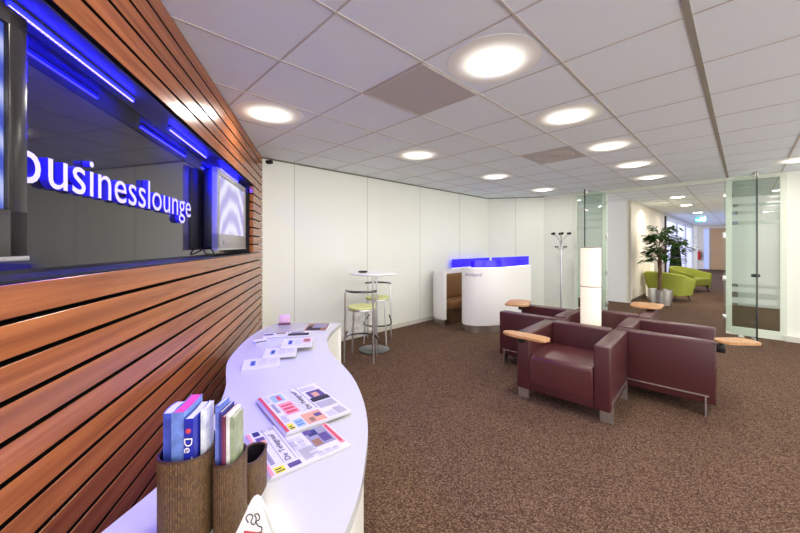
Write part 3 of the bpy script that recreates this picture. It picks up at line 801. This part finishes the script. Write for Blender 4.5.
scr = [(-.012, .062), (-.018, .072), (-.010, .080), (-.002, .076), (-.006, .064), (.002, .060), (.006, .072), (.002, .080), (.010, .082), (.014, .072), (.006, .066), (.012, .058), (.020, .056), (.020, .048), (.014, .044)]
MB().tube([Vector(lean(v.x, v.y)) for v in smooth_path(scr, 5)], .0011, 6).build('scribble_emblem', PM['ink'], t)
MB().box(lean(.002, .037), (.046, .0016, .016), rot=Matrix.Rotation(-.11, 4, 'X')).build('red_bar', PM['red'], t)

# ================================================================ BAR TABLE AND STOOLS
TB = Vector((-.352, 4.60, 0))
t = thing('bar_table', 'tall round white bar table with chrome column against the back wall', 'bar table', TB)
MB().lathe([(0, 1.03), (.32, 1.032), (.335, 1.042), (.33, 1.056), (0, 1.058)], 48).build('tabletop', M_white, t)
cl = MB()
for k in range(3): cl.cyl((.032*math.cos(k*2.1), .032*math.sin(k*2.1), .02), (.032*math.cos(k*2.1), .032*math.sin(k*2.1), 1.03), .013)
cl.build('column', M_chrome, t)
MB().lathe([(0, .003), (.21, .003), (.21, .012), (.19, .018), (0, .03)], 48).build('base_plate', mat('dark_steel', (112, 112, 116), .25, 1.), t)
MB().lathe([(0, 0), (.045, 0), (.06, .012), (.055, .014), (.042, .004), (0, .004)], 24, (TB.x-.16, TB.y-.02, 1.059))
t2 = MB().lathe([(0, 0), (.05, 0), (.07, .018), (.065, .019), (.045, .005), (0, .005)], 28, (TB.x-.15, TB.y-.03, 1.059)).build('ashtray_dish', M_plasticblack)
tag(t2, 'small dark dish on the bar table', 'dish')
def make_stool(label, loc, rz):
    t = thing('bar_stool', label, 'bar stool', loc, rz, 'bar stools at the tall table')
    MB().lathe([(0, .635), (.165, .64), (.178, .652), (.172, .668), (0, .675)], 36).build('seat', M_paleyellow, t)
    MB().lathe([(.172, .622), (.182, .63), (.18, .64), (.165, .64), (.172, .622)], 36).build('seat_ring', M_chrome, t)
    for sx in (-1, 1):
        MB().tube([(sx*.182, -.15, 0), (sx*.175, -.13, .64), (sx*.17, -.15, .76), (sx*.165, -.155, .855)], .0115, 10).build('leg', M_chrome, t)
        MB().tube([(sx*.165, .15, 0), (sx*.13, .12, .63)], .0115, 10).build('leg', M_chrome, t)
    rail = [(.20*math.sin(a)*1.0, .02-.185*math.cos(a), .86) for a in [(-1.25+2.5*i/16) for i in range(17)]]
    MB().tube(rail, .0145, 10).build('back_rail', mat('dark_chrome', (120, 118, 126), .25, 1.), t)
    ft = [(.205*math.sin(a), .0-.19*math.cos(a), .27) for a in [PI-2.3+4.6*i/24 for i in range(25)]]
    ft = [(x, y, z+.10*max(0, (abs(i-12)-9)/3)) for i, (x, y, z) in enumerate(ft)]
    MB().tube(ft, .011, 10).build('foot_ring', MATS['dark_chrome'], t)
    return t
s1 = make_stool('nearer bar stool with pale lime seat, in front of the bar table', (-.48, 4.23, 0), -.12)
dup(s1, (-.335, 4.99, 0), PI-.15, 'farther bar stool, behind the bar table by the back wall')

# wall sockets on the back wall
so = None
for (px, z, lb) in ((356.5, .32, 'upper white socket on the back wall behind the bar stools'), (355.5, .15, 'lower white socket on the back wall behind the bar stools')):
    a = (px-400)/F; Y = 4.172/(Q.y+Q.x*a)
    t = thing('wall_socket', lb, 'socket', (a*Y, Y, z), AP, 'white wall sockets')
    MB().box((0, .0, 0), (.15, .014, .08), 0, .003).build('cover_plate', M_white, t)
    for sx in (-1, 1): MB().cyl((sx*.036, -.008, 0), (sx*.036, .0, 0), .02).build('outlet', M_base, t)

# ================================================================ WORK POD
pod = thing('work_pod', 'white curved seating pod with blue translucent crest and brown benches', 'seating pod')
M_blue = mat('blue_acrylic', (40, 20, 255), .15, emit=(32, 0, 255), es=.75)
main = [(1.10, 5.86), (1.045, 5.70), (1.06, 5.58), (1.15, 5.49), (1.32, 5.455), (1.55, 5.50), (1.80, 5.66), (2.10, 5.93), (2.43, 6.24)]
mp_ = sp2(main, 6)
MB().wall(mp_, .07, .12, 1.05).build('front_shell', M_white, pod)
MB().wall([(x, y) for x, y in sp2([(1.115, 5.85), (1.06, 5.70), (1.075, 5.59), (1.16, 5.505), (1.32, 5.47), (1.55, 5.515), (1.80, 5.675), (2.10, 5.945), (2.43, 6.255)], 6)], .05, 0, .119).build('plinth', M_steel, pod)
def crest(name, path, th, z0, z1):
    MB().wall(path, th, z0+.012, z1).build(name, M_blue, pod)
    MB().wall(path, th+.004, z0, z0+.012).build(name+'_rail', mat('crest_rail', (250, 250, 255), .3, emit=(235, 235, 255), es=.6), pod)
i0 = min(range(len(mp_)), key=lambda i: abs(400+F*mp_[i][0]/mp_[i][1]-472) + (0 if i > 14 else 99))
i1 = min(range(len(mp_)), key=lambda i: abs(400+F*mp_[i][0]/mp_[i][1]-508))
shift = lambda pts, d: [(x-.7*d, y+.714*d) for x, y in pts]
crest('crest_panel', shift(mp_[i0:i1+1], .02), .016, 1.05, 1.178)
i2 = min(range(len(mp_)), key=lambda i: abs(400+F*mp_[i][0]/mp_[i][1]-496) + (0 if i > 14 else 99))
crest('crest_panel', shift(mp_[i2:], .045), .016, 1.05, 1.225)
# back shell against the wall, with curled left end
bs = [R(p, q) for p, q in ((4.66, 3.66), (4.70, 3.86), (4.80, 4.02), (4.98, 4.115), (5.3, 4.135), (6.0, 4.135), (6.9, 4.135))]
bp_ = sp2([(v.x, v.y) for v in bs], 6)[::-1]
MB().wall(bp_, .06, .12, .955).build('back_shell', M_white, pod)
bs2 = [R(p, q) for p, q in ((4.675, 3.675), (4.715, 3.855), (4.81, 4.005), (4.985, 4.10), (5.3, 4.12), (6.0, 4.12), (6.9, 4.12))]
MB().wall(sp2([(v.x, v.y) for v in bs2], 6)[::-1], .04, 0, .119).build('plinth', M_steel, pod)
cb_ = [v for v in bp_ if 448 < 400+F*v[0]/v[1] < 520]
crest('crest_panel', [(x+.014, y-.014) for x, y in cb_], .016, .955, 1.14)
# bench: seat and back along the back wall
MB().box(R(5.55, 3.86, .34), (1.36, .44, .14), AP, .035, 3).build('bench_seat', M_brown, pod)
MB().box(R(5.55, 3.88, .14), (1.32, .38, .26), AP).build('bench_base', mat('brown_base', (92, 62, 32), .7), pod)
MB().box(R(5.55, 4.02, .64), (1.34, .09, .46), AP, .03, 3).build('bench_back', M_brown, pod)
MB().box(R(5.45, 3.10, .80), (.9, .05, .34), AP, .015).build('headrest_pad', mat('brown_pad', (112, 76, 40), .7), pod)
# lettering on the pod
tb = text_bm('thinkpod', .275, .07)
x0 = [i for i, v in enumerate(mp_) if 400+F*v[0]/v[1] > 465][0]
A = Vector((*mp_[24], 0))
def on_path(dist):
    best = 0; i = next(i for i in range(8, len(mp_)) if 400+F*mp_[i][0]/mp_[i][1] > 464.5)
    acc = 0
    while i < len(mp_)-1:
        a_, b2 = Vector(mp_[i]), Vector(mp_[i+1]); l_ = (b2-a_).length
        if acc+l_ >= dist: return a_+(b2-a_)*((dist-acc)/l_), (b2-a_).normalized()
        acc += l_; i += 1
    return Vector(mp_[-1]), Vector((1, 0))
for v in tb.verts:
    p_, d_ = on_path(v.co.x+.01); v.co = Vector((p_.x+d_.y*.002, p_.y-d_.x*.002, .905+v.co.y))
    v.co.z += .0
me = bpy.data.meshes.new('pod_lettering'); tb.to_mesh(me); tb.free(); me.materials.append(mat('pod_lettering_violet', (120, 112, 150), .6))
o = bpy.data.objects.new('pod_lettering', me); C.objects.link(o); o.parent = pod

# ================================================================ ARMCHAIRS
def make_armchair(label, loc, rz, tab):
    t = thing('armchair', label, 'armchair', loc, rz, 'maroon armchairs around the floor lamp')
    w, d, at, zt, zb = .76, .72, .122, .622, .105
    for sx in (-1, 1):
        MB().box((sx*(w/2-at/2), 0, (zt+zb)/2), (at, d, zt-zb), 0, .014, 3).build('armrest', M_leather, t)
    MB().box((0, d/2-.065, (zt+zb)/2+.006), (w-2*at+.004, .13, zt-zb+.012), 0, .016, 3).build('backrest', M_leather, t)
    MB().box((0, -.02, .19), (w-2*at+.004, d-.045, .17), 0, .01).build('apron', M_leather, t)
    # seat: cushion with a rolled front edge
    hw = (w-2*at)/2-.002; yf = -d/2+.002; prof = []
    cush = MB(); nseg = 6
    side = [(yf-.004, .185), (yf-.004, .20), (yf-.004, .385)]+[(yf-.004+.04-.04*math.cos(a), .385+.045*math.sin(a)) for a in [PI/2*i/nseg for i in range(1, nseg+1)]]+[(0, .436), (d/2-.13, .415), (d/2-.13, .165)]
    L_, R_ = [], []
    for y, z in side:
        L_.append(cush.b.verts.new((-hw, y, z))); R_.append(cush.b.verts.new((hw, y, z)))
    n = len(side)
    for i in range(n): cush.b.faces.new((L_[i], L_[(i+1) % n], R_[(i+1) % n], R_[i]))
    fl = cush.b.faces.new(L_[::-1]); fr_ = cush.b.faces.new(R_)
    bmesh.ops.bevel(cush.b, geom=list(fl.edges)+list(fr_.edges), offset=.014, segments=3, affect='EDGES', profile=.5)
    cush.build('seat', M_leatherseat, t)
    # chrome legs and side rails
    for sx in (-1, 1):
        MB().box((sx*(w/2+.003), -.01, .172), (.010, d-.11, .010)).build('side_rail', M_chrome, t)
        for sy in (-1, 1):
            lg = MB(); yy = sy*(d/2-.065) - .01*0
            lg.box((sx*(w/2+.003), yy, .088), (.010, .012, .176)); lg.box((sx*(w/2-.045), yy, .0525), (.085, .012, .105)); 
            lg.build('leg', M_chrome, t)
    # writing tablet on the right-hand arm
    A_, B_, wsc = tab
    inv = (Matrix.Translation(loc) @ Matrix.Rotation(rz, 4, 'Z')).inverted()
    A_ = inv @ Vector((*A_, 0)); B_ = inv @ Vector((*B_, 0)); ax, ay = A_.x, A_.y; arot = math.atan2(B_.y-A_.y, B_.x-A_.x)
    ls = (B_-A_).length/.44
    pts = round_poly([(-.045, -.055), (.05, -.105), (.385, -.115), (.40, .02), (.36, .115), (.03, .105), (-.045, .055)], .045)
    ca, sa = math.cos(arot), math.sin(arot)
    pts = [(x*ls+.045*ls, y*wsc) for x, y in pts]
    MB().prism([(ax+x*ca-y*sa, ay+x*sa+y*ca) for x, y in pts], .648, .668, .006).build('writing_tablet', M_oak, t)
    hx, hy = -w/2+at/2, -d/2-.03
    br = MB(); br.box((hx, hy+.005, .575), (.05, .06, .07), 0, .008); br.cyl((hx, hy, .56), (hx, hy, .647), .020)
    cx_, cy_ = ax+ls*.2*ca, ay+ls*.2*sa
    br.tube([(hx, hy, .636), (cx_, cy_, .638)], .011, 8)
    br.build('tablet_bracket', M_plasticblack, t)
    return t
th = math.atan2(-U.x, U.y)   # local +y -> U
tabs = {}
front = make_armchair('front maroon armchair, nearest the camera, seat facing the viewer', UV(.36, .38), th, ((.925, 3.0), (1.205, 2.72), .66))
make_armchair('right maroon armchair, turned side-on with tablet pointing at the glass door', UV(1.115, -.25), th+PI/2, ((2.545, 2.70), (2.83, 2.70), .72))
make_armchair('left maroon armchair behind the front one, beside the white pod', UV(1.16, .96), th-PI/2, ((1.70, 4.72), (1.47, 4.28), 1.3))
make_armchair('rear maroon armchair facing away towards the corridor', UV(1.93, .30), th+PI, ((2.99, 4.13), (3.29, 4.46), 1.5))

# floor lamp in the middle
def paper_mat(es):
    m = mat('paper_shade_%d' % int(es*10), (206, 200, 188), .8, emit=(255, 240, 214), es=es); return m
LP = UV(1.15, .41)
t = thing('floor_lamp', 'tall glowing white paper cylinder lamp between the maroon armchairs', 'floor lamp', LP)
MB().lathe([(0, .002), (.10, .002), (.10, .02), (0, .022)], 32).build('lamp_base', M_steel, t)
MB().cyl((0, 0, .02), (0, 0, .12), .012).build('stem', M_steel, t)
for z0, z1 in ((.11, .535), (.545, .965), (.975, 1.40)):
    prof = [(.100, z0)]+[(.101+.0012*(k % 2), z0+(z1-z0)*k/24) for k in range(1, 24)]+[(.100, z1)]
    MB().lathe(prof, 40).build('lamp_shade', paper_mat(.5), t)
for z in (.54, .97, 1.402, .108): MB().lathe([(.097, z-.005), (.104, z-.004), (.104, z+.004), (.097, z+.005), (.097, z-.005)], 36).build('shade_ring', mat('shade_ring_grey', (150, 140, 128), .4, .3), t)
MB().lathe([(0, 1.395), (.098, 1.396)], 36).build('top_cover', paper_mat(.5), t)

# coat stand
ct = Vector(((561-400)/F*6.95, 6.95, 0))
t = thing('coat_stand', 'slim chrome coat stand with black knobs by the panelled corner', 'coat stand', ct)
MB().cyl((0, 0, .03), (0, 0, 1.52), .016).build('pole', M_chrome, t)
MB().lathe([(0, .002), (.2, .002), (.2, .012), (.05, .03), (0, .03)], 36).build('foot_plate', M_steel, t)
for k in range(6):
    a = k*PI/3+.2; c_, s_ = math.cos(a), math.sin(a)
    h = MB().tube([Vector(v) for v in ((.01*c_, .01*s_, 1.40), (.03*c_, .03*s_, 1.52), (.09*c_, .09*s_, 1.60), (.165*c_, .165*s_, 1.655))], .008, 8).build('hook', M_chrome, t)
    MB().ball((.17*c_, .17*s_, 1.665), .03, (1.15, 1.15, .9)).build('knob', M_plasticblack, h)
for k in range(4):
    a = k*PI/2+.1; c_, s_ = math.cos(a), math.sin(a)
    h = MB().tube([Vector(v) for v in ((.01*c_, .01*s_, 1.33), (.06*c_, .06*s_, 1.345), (.11*c_, .11*s_, 1.385))], .007, 8).build('low_hook', M_chrome, t)
    MB().ball((.115*c_, .115*s_, 1.392), .018).build('knob', M_plasticblack, h)
MB().tube([(.09*math.cos(2*PI*i/24), .09*math.sin(2*PI*i/24), .60) for i in range(24)], .006, 6, True).cyl((-.09, 0, .6), (.09, 0, .6), .005).build('umbrella_ring', M_chrome, t)

# ================================================================ CORRIDOR THINGS
# potted tree
PT = Vector(((660-400)/F*8.12, 8.12, 0))
t = thing('potted_tree', 'leafy green indoor tree with twisted trunk in steel pot', 'plant', PT)
pot = MB().lathe([(0, .003), (.235, .003), (.24, .36), (.225, .36), (.222, .31), (0, .31)], 40).build('pot', M_steel, t)
MB().lathe([(0, .318), (.221, .314)], 30).build('soil', mat('soil', (46, 36, 28), .95, vary=.3, vscale=60), t)
tk = MB()
for ph in (0, 2.1, 4.2):
    tk.tube([Vector((.022*math.cos(ph+z*7)+.015*math.sin(z*3)-.02, .022*math.sin(ph+z*7), .30+z)) for z in [i*.05 for i in range(21)]], .022, 8)
tk.build('trunk', mat('bark', (110, 84, 60), .85, vary=.2, vscale=40), t)
rnd = random.Random(11); br = MB(); lf = bmesh.new()
for k in range(30):
    a = k*2.399; zz = 1.02+.75*(k/30); r_ = (.62-.34*abs(k/30-.35)*1.3)*rnd.uniform(.65, 1.05)
    st = Vector((-.01, 0, zz-.1)); en = Vector((r_*math.cos(a), r_*math.sin(a)*.9, zz+rnd.uniform(-.06, .22)))
    q_ = en.x*Q.x+en.y*Q.y; en -= Q*max(0, q_-.30)
    en += Vector((.06, -.03, 0))
    mid_ = (st+en)/2+Vector((0, 0, .08))
    br.tube([st, mid_, en], [.010, .007, .004], 5)
    for kk in range(19):
        f_ = rnd.uniform(.40, 1.05); base = st.lerp(mid_, f_*2) if f_ < .5 else mid_.lerp(en, (f_-.5)*2)
        base = base+Vector((rnd.uniform(-.05, .05), rnd.uniform(-.05, .05), rnd.uniform(-.04, .05)))
        aa = a+rnd.uniform(-1.4, 1.4); L = rnd.uniform(.13, .21); wd = L*.42
        dr = Vector((math.cos(aa), math.sin(aa), rnd.uniform(-.75, .15))).normalized(); sd = dr.cross(Vector((0, 0, 1))).normalized()
        up = sd.cross(dr)
        pts = [base, base+dr*L*.35+sd*wd*.5-up*.008, base+dr*L*.75+sd*wd*.38-up*.010, base+dr*L, base+dr*L*.75-sd*wd*.38-up*.010, base+dr*L*.35-sd*wd*.5-up*.008, base+dr*L*.5]
        vs = [lf.verts.new(p) for p in pts]
        for x, y in ((0, 1), (1, 2), (2, 3), (3, 4), (4, 5), (5, 0)): lf.faces.new((vs[x], vs[y], vs[6]))
br.build('branch', MATS['bark'], t)
bmesh.ops.solidify(lf, geom=lf.faces[:], thickness=.0015)
me = bpy.data.meshes.new('foliage'); lf.to_mesh(me); lf.free(); me.materials.append(mat('leaf_green', (62, 108, 44), .4, vary=.4, vscale=6))
o = bpy.data.objects.new('foliage', me); C.objects.link(o); o.parent = t

def make_tub(label, loc, rz):
    """lime tub chair facing local -y"""
    t = thing('tub_chair', label, 'armchair', loc, rz, 'lime tub chairs in the corridor')
    b_ = MB(); n = 28
    outr, inr = [], []
    for i in range(n+1):
        u = i/n; a = PI*(-.0+u)   # around the back
        # straight arms at both ends then a curved back
        if u < .28: x, y = .40, -.36+u/.28*.44
        elif u > .72: x, y = -.40, .08-(u-.72)/.28*.44
        else:
            w_ = (u-.28)/.44*PI; x, y = .40*math.cos(w_), .08+.30*math.sin(w_)
        f = max(0, min(1, (y+.36)/.74)); h = .56+.19*f**1.3
        lx = .06*f*(0 if y < .08 else 1)
        outr.append((x, y, h, lx)); 
    rows = []
    for x, y, h, lx in outr:
        sx = .86; 
        nx, ny = (x/.40, 0) if y < .08 else (x/.40, (y-.08)/.30)
        l_ = math.hypot(nx, ny) or 1; nx, ny = nx/l_, ny/l_
        lean_ = .05+lx
        rows.append([b_.b.verts.new(v) for v in ((x-nx*.03, y-ny*.03, .14), (x+nx*lean_*.5, y+ny*lean_*.5, .40), (x+nx*lean_, y+ny*lean_, h-.03), (x+nx*(lean_-.02), y+ny*(lean_-.02), h), (x+nx*(lean_-.06), y+ny*(lean_-.06), h-.005), (x+nx*(lean_-.085), y+ny*(lean_-.085), h-.04), (x-nx*.09, y-ny*.09, .14))])
    for A, B in zip(rows, rows[1:]):
        for k in range(7): b_.b.faces.new((A[k], A[(k+1) % 7], B[(k+1) % 7], B[k]))
    b_.b.faces.new(rows[0]); b_.b.faces.new(rows[-1][::-1])
    b_.build('tub_shell', M_lime, t)
    MB().box((0, -.06, .30), (.64, .62, .24), 0, .04, 3).build('seat', M_lime, t)
    for sx in (-1, 1):
        for sy in (-.30, .22): MB().cyl((sx*.34, sy*1.08, 0), (sx*.30, sy, .18), .014, .02, 10).build('leg', M_darkleg, t)
    return t
c1 = make_tub('nearer lime tub chair, seen from behind, right beside the potted tree', (7.03, 8.86, 0), math.radians(112))
dup(c1, (9.05, 10.55, 0), math.radians(18), 'farther lime tub chair, showing its seat, behind the other')

# small lit lamp behind the tree
t = thing('floor_lamp', 'low paper lamp against the corridor wall, half hidden behind the potted tree', 'floor lamp', (6.72, 9.06, 0))
MB().lathe([(0, .002), (.09, .002), (.09, .018), (0, .02)], 28).build('lamp_base', M_steel, t)
MB().lathe([(.085, .05), (.087, .5), (.085, .93)], 32).build('lamp_shade', paper_mat(.4), t)
MB().lathe([(0, .93), (.085, .93)], 28).build('top_cover', paper_mat(.4), t)
for a, b_ in ((1.5, 0),):
    MB().cyl((0, 0, .018), (0, 0, .06), .01).build('stem', M_steel, t)
# black hanging coat on the corridor wall
t = thing('hanging_coat', 'black coat hanging on the corridor wall behind the potted tree', 'coat', ((675.5-400)/F*12.5, 12.5, 0), AP)
MB().lathe([(.02, 1.52), (.07, 1.46), (.14, 1.36), (.15, 1.1), (.17, .8), (.21, .40), (.19, .39), (.05, .42)], 20).build('coat_body', mat('black_cloth', (16, 15, 18), .9), t)
MB().cyl((0, .10, 1.55), (0, 0, 1.50), .01).build('coat_hook', M_darkleg, t)
# fire extinguisher
a = (699-400)/F; Y = 26.55/(P.y+P.x*a)
t = thing('fire_extinguisher', 'red fire extinguisher mounted on the far corridor wall', 'fire extinguisher', (a*Y, Y, .56), AP)
MB().lathe([(0, 0), (.08, 0), (.085, .02), (.085, .40), (.06, .47), (.025, .50), (0, .50)], 24).build('cylinder_body', mat('extinguisher_red', (196, 34, 30), .35), t)
MB().cyl((0, 0, .49), (0, 0, .56), .02).box((0, -.03, .57), (.03, .12, .02)).build('valve', M_plasticblack, t)
MB().tube([(0, -.03, .54), (-.07, -.1, .48), (-.06, -.12, .25), (-.03, -.1, .1)], .01, 6).build('hose', M_plasticblack, t)
MB().box((.06, 0, .25), (.05, .20, .05)).build('wall_bracket', M_darkleg, t)
# exit sign
a = (700.5-400)/F; Y = 12.5
t = thing('exit_sign', 'green and white emergency exit sign hanging from the corridor ceiling', 'sign', (a*Y, Y, 0), AP-PI/2)
M_exit = mat('exit_green', (20, 160, 140), .4, emit=(30, 190, 165), es=.9); M_exitw = mat('exit_white', (240, 250, 246), .4, emit=(240, 255, 250), es=1.)
MB().box((0, 0, 2.375), (.30, .03, .17), 0, .004).build('sign_body', M_exit, t)
for sx in (-.12, .12): MB().cyl((sx, 0, 2.46), (sx, 0, CEIL), .006).build('hanger', M_steel, t)
sg_ = MB()
sg_.box((.10, -.017, 2.375), (.06, .004, .12))
mm = MB()
def arrow(b__, x, z):
    vs = [b__.b.verts.new((x+dx, -.0175, z+dz_)) for dx, dz_ in ((-.07, 0), (-.035, .035), (-.035, .014), (.03, .014), (.03, -.014), (-.035, -.014), (-.035, -.035))]
    b__.b.faces.new(vs)
arrow(sg_, -.07, 2.375)
sg_.ball((.008, -.018, 2.435), .014, (1, .2, 1))
sg_.tube([(.0, -.0175, 2.415), (-.005, -.0175, 2.37)], .012, 6); sg_.tube([(-.005, -.0175, 2.37), (-.03, -.0175, 2.345), (-.03, -.0175, 2.315)], .008, 6)
sg_.tube([(-.005, -.0175, 2.37), (.02, -.0175, 2.345), (.045, -.0175, 2.34)], .008, 6); sg_.tube([(-.03, -.0175, 2.385), (-.005, -.0175, 2.41), (.03, -.0175, 2.39)], .006, 6)
sg_.build('pictogram', M_exitw, t)
# corridor sockets
t = thing('wall_socket', 'white socket low on the corridor wall behind the potted tree', 'socket', R(10.9, 1.933, .3), AP, 'white wall sockets')
MB().box((0, 0, 0), (.14, .014, .08), 0, .003).build('cover_plate', M_white, t)

# ================================================================ LIGHT
def spot(loc, e, size, col=(1, .95, .87), spread=PI):
    L = bpy.data.lights.new('downlight', 'AREA'); L.shape = 'DISK'; L.size = size; L.energy = e; L.color = col; L.spread = spread
    o = bpy.data.objects.new('downlight', L); C.objects.link(o); o.location = loc; return o
# the row goes on behind the camera
for p, q in ((.59, 1.045), (-.62, 1.045), (5.44, -.52), (4.23, -.52), (3.01, -.52), (1.8, -.52), (.59, -.52), (-.62, -.52), (-.62, 2.765-.0)):
    if (P*p+Q*q).dot(N) < -.6: continue
    spot(R(p, q, CEIL-.03), 7 if p < 1 and q > 0 else 10, .3)
for p, q in ((11.2, 1.0), (13.6, 1.0), (16.5, 1.0), (19., 1.0), (22., 1.0)): spot(R(p, q, CEIL-.03), 16, .24, (1, .93, .82) if p < 15 else (.85, .88, 1))  # corridor lamps; the far bluish ones are added in place of daylight
spot(R(11.0, 1.62, CEIL-.03), 9, .2, (1, .9, .76), 2.4)
for p in (9.4, 10.4): spot(R(p, -1.0, CEIL-.03), 16, .3)
wd = bpy.data.worlds.new('World'); bpy.context.scene.world = wd; wd.use_nodes = True
wd.node_tree.nodes['Background'].inputs['Color'].default_value = (1., .985, .965, 1)
wd.node_tree.nodes['Background'].inputs['Strength'].default_value = 2.6

# ================================================================ CAMERA
cam = bpy.data.cameras.new('Camera'); co = bpy.data.objects.new('Camera', cam); C.objects.link(co)
co.location = (0, 0, EYE); co.rotation_euler = (PI/2, 0, 0)
cam.sensor_width = 36.; cam.lens = 36.*F/800.; cam.shift_y = -21.5/800.; cam.clip_start = .02
sc = bpy.context.scene; sc.camera = co
sc.view_settings.view_transform = 'Standard'; sc.view_settings.look = 'None'; sc.view_settings.gamma = 1.
sc.view_settings.use_curve_mapping = False; sc.view_settings.exposure = .33
